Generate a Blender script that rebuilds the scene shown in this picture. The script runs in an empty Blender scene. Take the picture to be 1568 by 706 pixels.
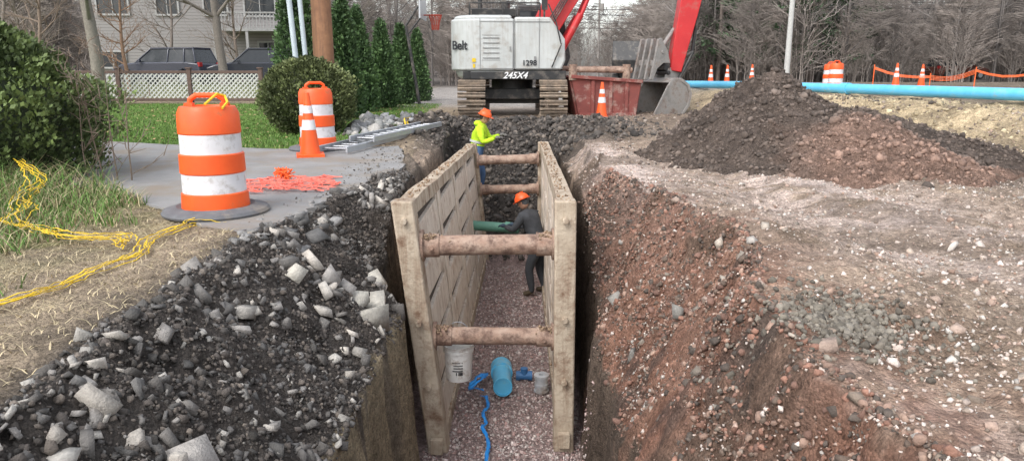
import bpy, bmesh, math, random
import numpy as np
from mathutils import Vector, Matrix, Quaternion
random.seed(7); rng=np.random.default_rng(7)
S=bpy.context.scene
COL=S.collection
# ------------------------------------------------------------------ noise
_T=[np.random.default_rng(100+i).random((256,256)) for i in range(8)]
def vn(x,y,s=0):
    x=np.asarray(x,float); y=np.asarray(y,float); x,y=np.broadcast_arrays(x,y)
    xi=np.floor(x).astype(int); yi=np.floor(y).astype(int); fx=x-xi; fy=y-yi
    fx=fx*fx*(3-2*fx); fy=fy*fy*(3-2*fy); T=_T[s%8]
    a=T[xi%256,yi%256]; b=T[(xi+1)%256,yi%256]; c=T[xi%256,(yi+1)%256]; d=T[(xi+1)%256,(yi+1)%256]
    return (a*(1-fx)+b*fx)*(1-fy)+(c*(1-fx)+d*fx)*fy
def fbm(x,y,s=0,o=4):
    x=np.asarray(x,float); y=np.asarray(y,float)
    r=0; a=.5; t=0
    for i in range(o):
        r=r+a*vn(x*2**i+17*i,y*2**i+31*i,s+i); t+=a; a*=.55
    return r/t
def sm(a,b,x):
    t=np.clip((np.asarray(x,float)-a)/(b-a),0,1); return t*t*(3-2*t)
# ------------------------------------------------------------------ materials
def mat(name,c1,c2=None,rough=.8,scale=8,bump=.2,bscale=60,metal=0,dirt=None,dthr=.55,dscale=3,attr=False,coat=0,rnd=False,streak=None):
    m=bpy.data.materials.new(name); m.use_nodes=True; nt=m.node_tree; N=nt.nodes; L=nt.links
    b=N['Principled BSDF']; b.inputs['Roughness'].default_value=rough; b.inputs['Metallic'].default_value=metal
    if coat: b.inputs['Coat Weight'].default_value=coat
    tc=N.new('ShaderNodeTexCoord')
    n1=N.new('ShaderNodeTexNoise'); n1.inputs['Scale'].default_value=scale; n1.inputs['Detail'].default_value=6; n1.inputs['Roughness'].default_value=.65
    L.new(tc.outputs['Object'],n1.inputs['Vector'])
    if c2 is None: c2=tuple(v*.72 for v in c1)
    r=N.new('ShaderNodeValToRGB'); r.color_ramp.elements[0].position=.3; r.color_ramp.elements[1].position=.7
    r.color_ramp.elements[0].color=(*c2,1); r.color_ramp.elements[1].color=(*c1,1)
    L.new(n1.outputs['Fac'],r.inputs['Fac']); out=r.outputs['Color']
    if attr:
        at=N.new('ShaderNodeAttribute'); at.attribute_name='Col'
        mx=N.new('ShaderNodeMix'); mx.data_type='RGBA'; mx.blend_type='MULTIPLY'; mx.inputs[0].default_value=1
        L.new(at.outputs['Color'],mx.inputs[6]); L.new(out,mx.inputs[7]); out=mx.outputs[2]
    if rnd:
        oi=N.new('ShaderNodeObjectInfo'); rr=N.new('ShaderNodeMapRange'); rr.inputs['To Min'].default_value=.6; rr.inputs['To Max'].default_value=1.45; L.new(oi.outputs['Random'],rr.inputs['Value'])
        sc=N.new('ShaderNodeVectorMath'); sc.operation='SCALE'; L.new(out,sc.inputs[0]); L.new(rr.outputs[0],sc.inputs['Scale']); out=sc.outputs[0]
    if streak:
        mp=N.new('ShaderNodeMapping'); mp.inputs['Scale'].default_value=(9,9,.7); L.new(tc.outputs['Object'],mp.inputs[0])
        n4=N.new('ShaderNodeTexNoise'); n4.inputs['Scale'].default_value=1.6; n4.inputs['Detail'].default_value=6; n4.inputs['Roughness'].default_value=.7; L.new(mp.outputs[0],n4.inputs['Vector'])
        r4=N.new('ShaderNodeValToRGB'); r4.color_ramp.elements[0].position=.48; r4.color_ramp.elements[1].position=.72; L.new(n4.outputs['Fac'],r4.inputs['Fac'])
        mx=N.new('ShaderNodeMix'); mx.data_type='RGBA'; L.new(r4.outputs['Color'],mx.inputs[0]); L.new(out,mx.inputs[6]); mx.inputs[7].default_value=(*streak,1); out=mx.outputs[2]
    if dirt:
        n3=N.new('ShaderNodeTexNoise'); n3.inputs['Scale'].default_value=dscale; n3.inputs['Detail'].default_value=8; n3.inputs['Roughness'].default_value=.7
        L.new(tc.outputs['Object'],n3.inputs['Vector'])
        r3=N.new('ShaderNodeValToRGB'); r3.color_ramp.elements[0].position=dthr-.08; r3.color_ramp.elements[1].position=dthr+.1
        L.new(n3.outputs['Fac'],r3.inputs['Fac'])
        mx=N.new('ShaderNodeMix'); mx.data_type='RGBA'; L.new(r3.outputs['Color'],mx.inputs[0]); L.new(out,mx.inputs[6]); mx.inputs[7].default_value=(*dirt,1); out=mx.outputs[2]
    L.new(out,b.inputs['Base Color'])
    if bump:
        n2=N.new('ShaderNodeTexNoise'); n2.inputs['Scale'].default_value=bscale; n2.inputs['Detail'].default_value=5
        L.new(tc.outputs['Object'],n2.inputs['Vector'])
        bp=N.new('ShaderNodeBump'); bp.inputs['Strength'].default_value=bump; bp.inputs['Distance'].default_value=.02
        L.new(n2.outputs['Fac'],bp.inputs['Height']); L.new(bp.outputs['Normal'],b.inputs['Normal'])
    return m
def ground_mat(name,vscale=60,bump=1.0,var=(.5,1.45)):
    m=bpy.data.materials.new(name); m.use_nodes=True; nt=m.node_tree; N=nt.nodes; L=nt.links
    b=N['Principled BSDF']; b.inputs['Roughness'].default_value=.95; b.inputs['Specular IOR Level'].default_value=.2
    tc=N.new('ShaderNodeTexCoord'); at=N.new('ShaderNodeAttribute'); at.attribute_name='Col'
    out=at.outputs['Color']
    def mul(o,fac,mn,mxv,p0=.3,p1=.7):
        r=N.new('ShaderNodeMapRange'); r.inputs['From Min'].default_value=p0; r.inputs['From Max'].default_value=p1
        r.inputs['To Min'].default_value=mn; r.inputs['To Max'].default_value=mxv; L.new(fac,r.inputs['Value'])
        x=N.new('ShaderNodeVectorMath'); x.operation='SCALE'; L.new(o,x.inputs[0]); L.new(r.outputs['Result'],x.inputs['Scale']); return x.outputs[0]
    def noi(s,d=6):
        n=N.new('ShaderNodeTexNoise'); n.inputs['Scale'].default_value=s; n.inputs['Detail'].default_value=d; n.inputs['Roughness'].default_value=.72
        L.new(tc.outputs['Object'],n.inputs['Vector']); return n.outputs['Fac']
    na=noi(1.7); nb=noi(12,8); nc=noi(70,4)
    out=mul(out,na,.75,1.25); out=mul(out,nb,var[0],var[1]); out=mul(out,nc,.8,1.2)
    v=N.new('ShaderNodeTexVoronoi'); v.inputs['Scale'].default_value=vscale; L.new(tc.outputs['Object'],v.inputs['Vector'])
    sx=N.new('ShaderNodeSeparateColor'); L.new(v.outputs['Color'],sx.inputs[0])
    out=mul(out,sx.outputs[0],.78,1.3,0,1)
    L.new(out,b.inputs['Base Color'])
    ad=N.new('ShaderNodeMath'); ad.operation='MULTIPLY_ADD'; L.new(v.outputs['Distance'],ad.inputs[0]); ad.inputs[1].default_value=-.4; L.new(nb,ad.inputs[2])
    ad2=N.new('ShaderNodeMath'); ad2.operation='MULTIPLY_ADD'; L.new(nc,ad2.inputs[0]); ad2.inputs[1].default_value=.5; L.new(ad.outputs[0],ad2.inputs[2])
    bp=N.new('ShaderNodeBump'); bp.inputs['Strength'].default_value=bump; bp.inputs['Distance'].default_value=.045
    L.new(ad2.outputs[0],bp.inputs['Height']); L.new(bp.outputs['Normal'],b.inputs['Normal'])
    return m
# ------------------------------------------------------------------ mesh helpers
def raw_mesh(name,V,F,C=None,material=None,smooth=False):
    V=np.asarray(V,np.float32); F=np.asarray(F,np.int32); k=F.shape[1]
    me=bpy.data.meshes.new(name); me.vertices.add(len(V)); me.vertices.foreach_set('co',V.ravel())
    me.loops.add(F.size); me.loops.foreach_set('vertex_index',F.ravel())
    me.polygons.add(len(F)); me.polygons.foreach_set('loop_start',np.arange(0,F.size,k,dtype=np.int32))
    try: me.polygons.foreach_set('loop_total',np.full(len(F),k,np.int32))
    except Exception: pass
    me.update(calc_edges=True)
    if smooth: me.polygons.foreach_set('use_smooth',np.ones(len(F),bool))
    if C is not None:
        a=me.color_attributes.new('Col','FLOAT_COLOR','POINT')
        c4=np.ones((len(V),4),np.float32); c4[:,:3]=C; a.data.foreach_set('color',c4.ravel())
    if material: me.materials.append(material)
    me.validate(); return me
def arr_mesh(name,V,F,C=None,material=None,smooth=False,parent=None):
    me=raw_mesh(name,V,F,C,material,smooth)
    o=bpy.data.objects.new(name,me); COL.objects.link(o)
    if parent: o.parent=parent
    return o
def empty(name,loc=(0,0,0),rz=0):
    e=bpy.data.objects.new(name,None); e.location=loc; e.rotation_euler=(0,0,rz); e.empty_display_size=.2; COL.objects.link(e); return e
class MB:
    def __init__(s): s.v=[]; s.f=[]; s.m=[]
    def add(s,vs,fs,mi=0):
        o=len(s.v); s.v+= [tuple(v) for v in vs]; s.f+=[tuple(i+o for i in f) for f in fs]; s.m+=[mi]*len(fs); return s
    def box(s,c,d,R=None,mi=0,taper=1):
        x,y,z=[a/2 for a in d]; vs=[]
        for sz in(-1,1):
            t=taper if sz>0 else 1
            for sx,sy in((-1,-1),(1,-1),(1,1),(-1,1)): vs.append(Vector((sx*x*t,sy*y*t,sz*z)))
        if R is not None: vs=[R@v for v in vs]
        c=Vector(c); vs=[v+c for v in vs]
        return s.add(vs,[(3,2,1,0),(4,5,6,7),(0,1,5,4),(1,2,6,5),(2,3,7,6),(3,0,4,7)],mi)
    def cyl(s,p0,p1,r0,r1=None,n=14,mi=0,caps=True):
        r1=r0 if r1 is None else r1; p0=Vector(p0); p1=Vector(p1); d=(p1-p0).normalized()
        a=d.orthogonal().normalized(); b=d.cross(a); vs=[]
        for p,r in((p0,r0),(p1,r1)):
            for i in range(n):
                t=2*math.pi*i/n; vs.append(p+a*math.cos(t)*r+b*math.sin(t)*r)
        fs=[(i,(i+1)%n,n+(i+1)%n,n+i) for i in range(n)]
        if caps: fs+=[tuple(range(n-1,-1,-1)),tuple(range(n,2*n))]
        return s.add(vs,fs,mi)
    def tube(s,pts,r,n=8,mi=0):
        for a,b in zip(pts[:-1],pts[1:]): s.cyl(a,b,r,r,n,mi)
        return s
    def pipe(s,p0,p1,ro,ri,n=24,mi=0):
        p0=Vector(p0); p1=Vector(p1); d=(p1-p0).normalized(); a=d.orthogonal().normalized(); b=d.cross(a); vs=[]
        for p,r in((p0,ro),(p1,ro),(p1,ri),(p0,ri)):
            for i in range(n):
                t=2*math.pi*i/n; vs.append(p+a*math.cos(t)*r+b*math.sin(t)*r)
        fs=[]
        for k in range(4):
            for i in range(n): fs.append((k*n+i,k*n+(i+1)%n,((k+1)%4)*n+(i+1)%n,((k+1)%4)*n+i))
        return s.add(vs,fs,mi)
    def sph(s,c,r,mi=0,n=14,R=None,zmin=-1):
        if not hasattr(r,'__len__'): r=(r,r,r)
        vs=[];fs=[];m=n//2+1
        for j in range(m+1):
            ph=-math.pi/2+math.pi*j/m
            if math.sin(ph)<zmin: ph=math.asin(zmin)
            for i in range(n):
                t=2*math.pi*i/n; v=Vector((r[0]*math.cos(ph)*math.cos(t),r[1]*math.cos(ph)*math.sin(t),r[2]*math.sin(ph)))
                if R is not None: v=R@v
                vs.append(v+Vector(c))
        for j in range(m):
            for i in range(n): fs.append((j*n+i,j*n+(i+1)%n,(j+1)*n+(i+1)%n,(j+1)*n+i))
        return s.add(vs,fs,mi)
    def lathe(s,prof,c=(0,0,0),n=28,mis=0,R=None):
        vs=[];c=Vector(c)
        for r,z in prof:
            for i in range(n):
                t=2*math.pi*i/n; v=Vector((r*math.cos(t),r*math.sin(t),z))
                if R is not None: v=R@v
                vs.append(v+c)
        for k in range(len(prof)-1):
            mi=mis[k] if hasattr(mis,'__len__') else mis
            if k==0: o=s.add(vs,[],0); base=len(s.v)-len(vs)
            for i in range(n):
                s.f.append((base+k*n+i,base+k*n+(i+1)%n,base+(k+1)*n+(i+1)%n,base+(k+1)*n+i)); s.m.append(mi)
        return s
    def extr(s,poly,y0,y1,mi=0,axis='y',y0s=1,y1s=1,cen=(0,0)):
        n=len(poly); vs=[]
        for y,sc in((y0,y0s),(y1,y1s)):
            for p in poly:
                a=cen[0]+(p[0]-cen[0])*sc; b=cen[1]+(p[1]-cen[1])*sc
                vs.append((a,y,b) if axis=='y' else ((a,b,y) if axis=='z' else (y,a,b)))
        fs=[(i,(i+1)%n,n+(i+1)%n,n+i) for i in range(n)]+[tuple(range(n-1,-1,-1)),tuple(range(n,2*n))]
        return s.add(vs,fs,mi)
    def obj(s,name,mats,parent=None,bevel=0,smooth=True,ang=35,loc=None,rz=0,fix=True):
        me=bpy.data.meshes.new(name); me.from_pydata(s.v,[],s.f)
        for m in (mats if isinstance(mats,(list,tuple)) else [mats]): me.materials.append(m)
        me.polygons.foreach_set('material_index',s.m)
        if fix:
            bm=bmesh.new(); bm.from_mesh(me); bmesh.ops.recalc_face_normals(bm,faces=bm.faces); bm.to_mesh(me); bm.free()
        if smooth:
            me.polygons.foreach_set('use_smooth',[True]*len(me.polygons))
            try: me.set_sharp_from_angle(angle=math.radians(ang))
            except Exception: pass
        me.update()
        o=bpy.data.objects.new(name,me); COL.objects.link(o)
        if parent: o.parent=parent
        if loc: o.location=loc
        o.rotation_euler=(0,0,rz)
        if bevel:
            b=o.modifiers.new('b','BEVEL'); b.width=bevel; b.segments=2; b.limit_method='ANGLE'; b.angle_limit=math.radians(40)
        return o
def hulls(n,flat=1.0,npts=13,seed=1,boxy=False):
    r=random.Random(seed); out=[]
    for _ in range(n):
        bm=bmesh.new()
        if boxy:
            for sx in(-1,1):
                for sy in(-1,1):
                    for sz in(-1,1):
                        k=r.uniform(.45,1.0)
                        bm.verts.new((sx*r.uniform(.5,1.05)*k**.5,sy*r.uniform(.35,.9),sz*flat*r.uniform(.55,1)*k**.4))
        else:
            for i in range(npts):
                v=Vector((r.gauss(0,1),r.gauss(0,1),r.gauss(0,1))); v.normalize(); v*=r.uniform(.75,1.1)
                bm.verts.new((v.x,v.y*r.uniform(.7,1),v.z*flat))
        bmesh.ops.convex_hull(bm,input=bm.verts)
        bmesh.ops.delete(bm,geom=[v for v in bm.verts if not v.link_faces],context='VERTS')
        bmesh.ops.triangulate(bm,faces=bm.faces)
        bm.verts.index_update(); V=np.array([v.co[:] for v in bm.verts]); F=np.array([[v.index for v in f.verts] for f in bm.faces]); bm.free()
        out.append((V,F))
    return out
def randrot(n,tilt=1.0):
    q=rng.normal(size=(n,4)); q[:,1:3]*=tilt; q/=np.linalg.norm(q,axis=1,keepdims=True); w,x,y,z=q.T
    return np.stack([1-2*(y*y+z*z),2*(x*y-z*w),2*(x*z+y*w),2*(x*y+z*w),1-2*(x*x+z*z),2*(y*z-x*w),2*(x*z-y*w),2*(y*z+x*w),1-2*(x*x+y*y)],1).reshape(n,3,3)
def instance(templates,P,Sz,C,tilt=1.0,R=None):
    n=len(P); R=randrot(n,tilt) if R is None else R
    Vs=[];Fs=[];Cs=[];off=0; which=rng.integers(0,len(templates),n)
    Sz=np.asarray(Sz); 
    if Sz.ndim==1: Sz=np.repeat(Sz[:,None],3,1)
    for k,(V,F) in enumerate(templates):
        ix=np.where(which==k)[0]
        if len(ix)==0: continue
        W=np.einsum('nij,nvj->nvi',R[ix],V[None]*Sz[ix][:,None,:])+P[ix][:,None,:]
        Vs.append(W.reshape(-1,3)); Fs.append((F[None]+(np.arange(len(ix))*len(V))[:,None,None]+off).reshape(-1,F.shape[1])); off+=len(ix)*len(V)
        Cs.append(np.repeat(C[ix],len(V),0))
    return np.concatenate(Vs),np.concatenate(Fs),np.concatenate(Cs)
# ------------------------------------------------------------------ driveway polygon
DRIVE=np.array([(-16,13.4),(-7.1,12.9),(-5.2,12.1),(-3.8,11.7),(-2.6,11.9),(-1.9,12.2),(-1.6,10.8),(-1.45,9.5),(-1.6,8.5),(-1.85,7.5),(-1.9,6.6),(-2.05,5.5),(-2.6,5.9),(-3.2,6.6),(-4.6,8.0),(-16,8.8)])
def inpoly(x,y,P=DRIVE):
    ins=np.zeros(np.broadcast(x,y).shape,bool); n=len(P)
    for i in range(n):
        x0,y0=P[i]; x1,y1=P[(i+1)%n]
        c=((y0>y)!=(y1>y))&(x<(x1-x0)*(y-y0)/(y1-y0+1e-12)+x0); ins^=c
    return ins
def edges(y):
    k=sm(6.30,6.75,y); kk=sm(6,8.5,y); kr=sm(5.8,9.5,y); kw=sm(6.2,6.9,y); kn=sm(4.8,3.2,y)
    xwl=-.90*(1-k)-1.2*k+(fbm(y*1.7,3.3,1)-.5)*.12
    zl=-1.0*(1-kk)-.14*kk
    xtl=-1.95*(1-kk)-1.58*kk+(fbm(y*1.3,7.7,2)-.5)*.45
    xwr=.68*(1-kw)+.80*kw+(fbm(y*1.9,9.1,3)-.5)*.14
    zr=-1.45*(1-kr)-.45*kr
    xtr=1.70*(1-kr)+1.20*kr-.30*kn+(fbm(y*1.1,5.5,4)-.5)*.7
    return xwl,zl,xtl,xwr,zr,xtr
def H(x,y):
    x=np.asarray(x,float); y=np.asarray(y,float); x,y=np.broadcast_arrays(x,y)
    fl=np.interp(y,[13.9,14.6,15.6,17,18.6],[-2.5,-1.7,-1.2,-.5,-.05])
    xwl,zl,xtl,xwr,zr,xtr=edges(y)
    tl=np.clip((xwl-x)/(xwl-xtl),0,1); zL=zl*(1-tl**.9)
    tr=np.clip((x-xwr)/(xtr-xwr),0,1); zR=zr*(1-tr**.8)
    zR=zR-.18*np.sin(np.pi*tr)*(fbm(x*1.4,y*.9,6)-.35)*2
    wl=np.clip((xwl-x)/.10,0,1); wr=np.clip((x-xwr)/.10,0,1)
    z=np.where(x<xwl,fl*(1-wl)+wl*np.maximum(zL,fl),np.where(x>xwr,fl*(1-wr)+wr*np.maximum(zR,fl),fl))
    slope=((tl>0)&(tl<1))|((tr>0)&(tr<1))
    near=sm(40,15,y)
    amp=.05+.13*slope
    dk=sm(2.6,1.9,abs(x+.1))*sm(12.8,14.3,y)*sm(19.2,17.4,y)
    z=z+dk*(fbm(x*1.7,y*1.7,6)-.42)*.75
    z=z+(fbm(x*2.4,y*2.4,2,5)-.5)*amp*2*near*np.where((x>xwl-.05)&(x<xwr+.05),.3,1)
    z=z+(fbm(x*9,y*9,4,3)-.5)*.09*near*np.where(slope|(dk>.3),1,.6)
    rs=sm(1.4,2.2,x)*sm(22,8,y)
    z=z+rs*(.08*np.sin((x+.12*y+fbm(y*.4,x*.1,2))*4.2)*fbm(x*.8,y*.5,3))
    # crawler track marks pressed into the work surface
    xs=x-.10*(y-5)
    tm=(np.exp(-((xs-2.45)/.33)**6)+np.exp(-((xs-4.65)/.33)**6))*sm(.36,.48,fbm(x*.9,y*.9,6))*sm(2.6,3.4,y)*sm(10,8.5,y)
    z=z+tm*(-.04+.026*np.sin(y*2*np.pi/.2+.6*fbm(x*2,y*2,1)*6))
    s=(x-9.6)*.962+(y-13.3)*.273
    bm_=sm(-2.9+1.2*(fbm(y*.7,x*.7,5)-.5),-.3,s)*sm(4.3,6.4,x)
    z=z+bm_*(.60-.12*sm(.4,1.6,s))*sm(70,34,y)*(1+.5*(fbm(x*1.2,y*1.2,3)-.5))
    z=z+bm_*(1-bm_)*(fbm(x*3,y*3,1)-.5)*1.3
    z=z-.35*np.exp(-(((x-7.2)/1.6)**2+((y-9.8)/1.3)**2))
    d=inpoly(x,y); z=np.where(d,np.where(x<xwl-.12,np.maximum(z*0-.05,-.05),z),z)
    lw=sm(-2.1,-2.9,x)*near; z=z*(1-lw)+lw*np.where(d,-.05,z*.35-.015)
    z=z+.5*sm(28,33,y)*sm(-7.5,-10.5,x)
    az=x/np.maximum(y,1)
    gap=1-np.exp(-((az-.115)/.06)**4)*.93
    z=z+sm(95,190,y)*12*gap+sm(60,110,abs(x)-10)*6*sm(20,60,y)
    return z
# ------------------------------------------------------------------ colours
def C3(*a): return np.array(a)
BROWN=C3(.40,.31,.24); RED=C3(.27,.135,.092); PINK=C3(.60,.49,.44); DARK=C3(.07,.061,.055); SAND=C3(.54,.43,.28)
LDIRT=C3(.36,.285,.205); GRASS=C3(.10,.18,.035); WALL=C3(.31,.25,.165); ROADF=C3(.36,.33,.305); LEAF=C3(.18,.16,.145)
def mixc(c,t,w): return c*(1-w[...,None])+t*w[...,None]
def gcol(x,y,z):
    x,y,z=np.broadcast_arrays(x,y,z); c=np.ones(x.shape+(3,))*BROWN
    n1=fbm(x*.9,y*.9,1); n2=fbm(x*3,y*3,2); n3=fbm(x*.8+y*.3,y*.3,3); n4=fbm(x*7,y*7,5)
    xwl,zl,xtl,xwr,zr,xtr=edges(y)
    R=x>0
    c=mixc(c,PINK,R*sm(.46,.60,n3)*sm(.35,.6,n4)*.7*sm(14,9,y))
    st1=np.exp(-((x-(1.55-.03*(y-8)))/.4)**2)*sm(6,7.5,y)*sm(16,11,y)
    st2=np.exp(-((x-3.3)/1.1)**2)*sm(4.0,5.5,y)*sm(10.5,8.5,y)
    c=mixc(c,PINK*1.05,np.clip(st1+st2,0,1)*sm(.3,.5,n2)*.9)
    c=mixc(c,C3(.20,.15,.11),R*sm(.52,.66,n1)*.6)
    c=mixc(c,C3(.20,.15,.11),R*sm(.52,.62,n4)*.5)
    rw=sm(2.6,1.2,x)*sm(8.5,5.5,y)*(x>.5); c=mixc(c,RED,rw*(.35+.5*sm(.4,.6,n2)))
    rw=(x>xwr)*(x<xtr)*1.0; c=mixc(c,RED*.85,rw*sm(12,7,y)*.75); c=mixc(c,C3(.14,.105,.08),rw*sm(.48,.62,n1)*.7); c=mixc(c,DARK,rw*sm(.54,.64,n2)*.6)
    wr=(x>xwr-.02)*(x<xwr+.14)*1.0; c=mixc(c,C3(.12,.09,.07),wr*sm(.4,.55,n2+.1))
    Lm=(x<xtl+.1)*1.0; c=mixc(c,LDIRT,Lm)
    sl=(x<xwl-.08)*(x>xtl-.1)*sm(20,15,y); c=mixc(c,DARK,sl*sm(.25,.42,n2+.08)*(1-.75*sm(8.5,10.5,y)*sm(14.5,13,y))); 
    c=mixc(c,C3(.16,.135,.115),sl*sm(.50,.62,n1)*.65)
    c=mixc(c,DARK,sm(-2.5,-1.95,x+(n2-.5)*.5)*(x<xwl)*sm(6,5,y)*.85)
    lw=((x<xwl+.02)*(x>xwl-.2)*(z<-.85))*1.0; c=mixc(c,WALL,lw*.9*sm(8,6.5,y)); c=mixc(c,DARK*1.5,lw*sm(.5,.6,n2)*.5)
    fl=((x>xwl)&(x<xwr)&(z<-2.2))*1.0; c=mixc(c,C3(.32,.24,.225),fl)
    dk=sm(2.9,2.0,abs(x+.15)+ (n1-.5))*sm(12.6,14.2,y)*sm(20.5,18.5,y)*(z>-2.3); c=mixc(c,DARK*1.05,dk*.92)
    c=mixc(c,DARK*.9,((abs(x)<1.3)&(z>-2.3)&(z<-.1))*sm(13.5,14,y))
    c=mixc(c,C3(.20,.16,.125),sm(2,3,x)*sm(6.5,5,x)*sm(11,13,y)*sm(30,22,y)*.6)
    lawn=sm(-2.3,-2.9,x+(n2-.5)*1.2)*sm(11.2,12.2,y)*sm(27,26,y); c=mixc(c,GRASS*(0.75+.6*n2[...,None]),lawn)
    ng=sm(-2.9,-3.9,x+(n2-.5)*1.6)*sm(3.6,5.2,y)*sm(9.2,8.6,y); c=mixc(c,C3(.13,.15,.05),ng*.8)
    c=mixc(c,C3(.46,.38,.24),sm(-2.3,-2.8,x)*sm(.5,.62,fbm(x*5,y*5,4))*sm(9,8,y)*.5)
    s=(x-9.6)*.962+(y-13.3)*.273
    b=sm(-3.0,-2.2,s+(n1-.5)*2.2)*sm(4.3,6.4,x)*sm(60,40,y); c=mixc(c,SAND,b*.95); c=mixc(c,SAND*.5,b*sm(.48,.62,n2)*.6)
    c=mixc(c,C3(.19,.155,.12),b*sm(1.0,2.5,s))
    w=np.exp(-(((x-7.2)/2.6)**2+((y-9.6)/1.7)**2)); c=mixc(c,C3(.13,.105,.085),np.clip(w*1.6,0,1)*sm(.25,.45,n2+.15))
    c=mixc(c,ROADF,sm(22,27,y)*sm(9,7,x)*sm(-6,-4.5,x))
    c=mixc(c,C3(.15,.17,.07),sm(27,31,y)*sm(-4.5,-6.5,x)*.9)
    c=mixc(c,LEAF*(.8+.5*n2[...,None]),sm(44,52,y))
    return c
# ------------------------------------------------------------------ ground
def axis(segs):
    out=[]
    for a,b,s in segs: out+=list(np.arange(a,b-1e-6,s))
    return out
grow=lambda a,r,n: list(a+np.cumsum(.25*r**np.arange(n)))
gx=axis([(-6,-2.7,.08),(-2.7,2.5,.03),(2.5,5.6,.05),(5.6,9.5,.08)]); g=[v for v in grow(0,1.145,44)]
gx=[-6-v for v in g][::-1]+gx+[9.5+v for v in g]
gy=axis([(-4,1.5,.3),(1.5,9.5,.04),(9.5,16,.07),(16,30,.16)])+[30+v for v in [0]+grow(0,1.13,44)]
gx=np.array(gx); gy=np.array(gy)
X,Y=np.meshgrid(gx,gy); Z=H(X,Y)
nx,ny=len(gx),len(gy); idx=np.arange(nx*ny).reshape(ny,nx)
F=np.stack([idx[:-1,:-1],idx[:-1,1:],idx[1:,1:],idx[1:,:-1]],-1).reshape(-1,4)
Vx=np.stack([X,Y,Z],-1).reshape(-1,3)
sl=(np.abs(np.gradient(Z,axis=1)/np.gradient(X,axis=1))>1.2).ravel()
Vx[:,0]+=sl*(fbm(Vx[:,1]*5,Vx[:,2]*5,5)-.5)*.12*(np.abs(Vx[:,0])<2.3)
GM=ground_mat('soil_and_gravel')
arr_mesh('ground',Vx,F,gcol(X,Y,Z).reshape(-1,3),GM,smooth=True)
def jag(P,step=.12,amp=.05):
    out=[];n=len(P)
    for i in range(n):
        a=np.array(P[i]);b=np.array(P[(i+1)%n]);L=np.linalg.norm(b-a);k=max(1,int(L/step))
        for j in range(k):
            p=a+(b-a)*j/k; f=amp if p[0]>-6 else .01
            out.append((p[0]+random.uniform(-f,f),p[1]+random.uniform(-f,f)))
    return out
mb=MB(); mb.extr(jag(DRIVE),-.09,0,0,axis='z')
asph=mat('old_asphalt',(.31,.305,.30),(.215,.212,.212),rough=.85,scale=1.6,bump=.5,bscale=140,dirt=(.25,.21,.17),dthr=.55,dscale=1.1)
mb.obj('driveway',asph,smooth=False)
# ------------------------------------------------------------------ scatter
ANG=hulls(10,.75,9,1)+hulls(8,.7,0,4,True); SLAB=hulls(14,.38,0,2,True); CLOD=hulls(12,.85,18,3)
rockm=mat('broken_stone',(1.2,1.2,1.2),(.75,.75,.75),rough=.9,scale=25,bump=.5,bscale=90,attr=True)
U=rng.uniform
def scat(name,x,y,sz,cols,T=ANG,dz=.3,tilt=1,zf=None,m=None):
    z=(H(x,y) if zf is None else zf(x,y))+sz*dz
    C=np.array(cols)[rng.integers(0,len(cols),len(x))]*rng.uniform(.7,1.3,(len(x),1))
    V,F,C=instance(T,np.stack([x,y,z],1),sz[:,None]*rng.uniform(.7,1.25,(len(x),3)),C,tilt)
    return arr_mesh(name,V,F,C,m or rockm)
def logsz(n,med,sig,mn,mx): return np.clip(med*np.exp(rng.normal(0,sig,n)),mn,mx)
n=16000; scat('trench_bedding_gravel',U(-.9,.75,n),6+U(0,1,n)**1.3*7.5,logsz(n,.013,.38,.007,.028),[(.52,.40,.375),(.40,.30,.28),(.62,.54,.51),(.26,.19,.18),(.48,.42,.39),(.38,.25,.23)],dz=.2)
def bankxy(n,y0,y1,p=1.0):
    y=y0+(y1-y0)*U(0,1,n); xwl,_,xtl,_,_,_=edges(y); t=U(0,1,n)**p; return xwl-.1+(xtl-xwl-.05)*t,y
x,y=bankxy(19000,1.9,9.5); n=len(x)
scat('dark_soil_crumbs',x,y,logsz(n,.010,.5,.004,.035),[(.075,.065,.058),(.105,.09,.08),(.052,.047,.042),(.15,.127,.108)],T=CLOD,dz=.1)
x,y=bankxy(2600,1.9,9.0); n=len(x); k=fbm(x*1.8,y*1.8,5)>.46; x=x[k];y=y[k];n=len(x)
scat('asphalt_rubble',x,y,logsz(n,.019,.5,.01,.06),[(.12,.115,.11),(.17,.16,.152),(.08,.075,.07),(.24,.225,.21),(.36,.34,.31),(.1,.092,.085)],T=SLAB,dz=.15,tilt=.7)
x,y=bankxy(340,2.2,8.6); n=len(x); k=fbm(x*1.3,y*1.3,2)>.43; x=x[k];y=y[k];n=len(x)
scat('broken_concrete_chunks',x,y,logsz(n,.05,.42,.028,.12),[(.42,.39,.35),(.3,.28,.26),(.17,.16,.15),(.48,.44,.39),(.22,.205,.19),(.12,.11,.1)],T=SLAB,dz=.05,tilt=.5)
scat('broken_concrete_chunks',np.array([-1.12,-1.32,-1.45,-1.2,-1.62,-1.3,-1.75]),np.array([5.55,5.75,5.35,6.0,5.2,6.4,4.4]),np.array([.18,.12,.11,.12,.1,.13,.1]),[(.50,.47,.41),(.44,.41,.37)],T=SLAB,dz=.15,tilt=.2)
n=90; y=U(5.2,7.5,n); x=-2.02+(y-5.4)*.08+rng.normal(0,.12,n); scat('pavement_edge_chunks',x,y,logsz(n,.045,.4,.025,.10),[(.2,.195,.19),(.28,.27,.26),(.12,.115,.11)],T=SLAB,dz=.2,tilt=.25)
n=32000; y=1.9+U(0,1,n)**1.15*11; x=.85+U(0,1,n)**1.1*(1.2+y*.62); k=rng.random(n)<(.3+.9*sm(.42,.6,fbm(x*1.5,y*1.2,6))); x=x[k];y=y[k];n=len(x); s=logsz(n,.008,.52,.004,.03)
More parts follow.
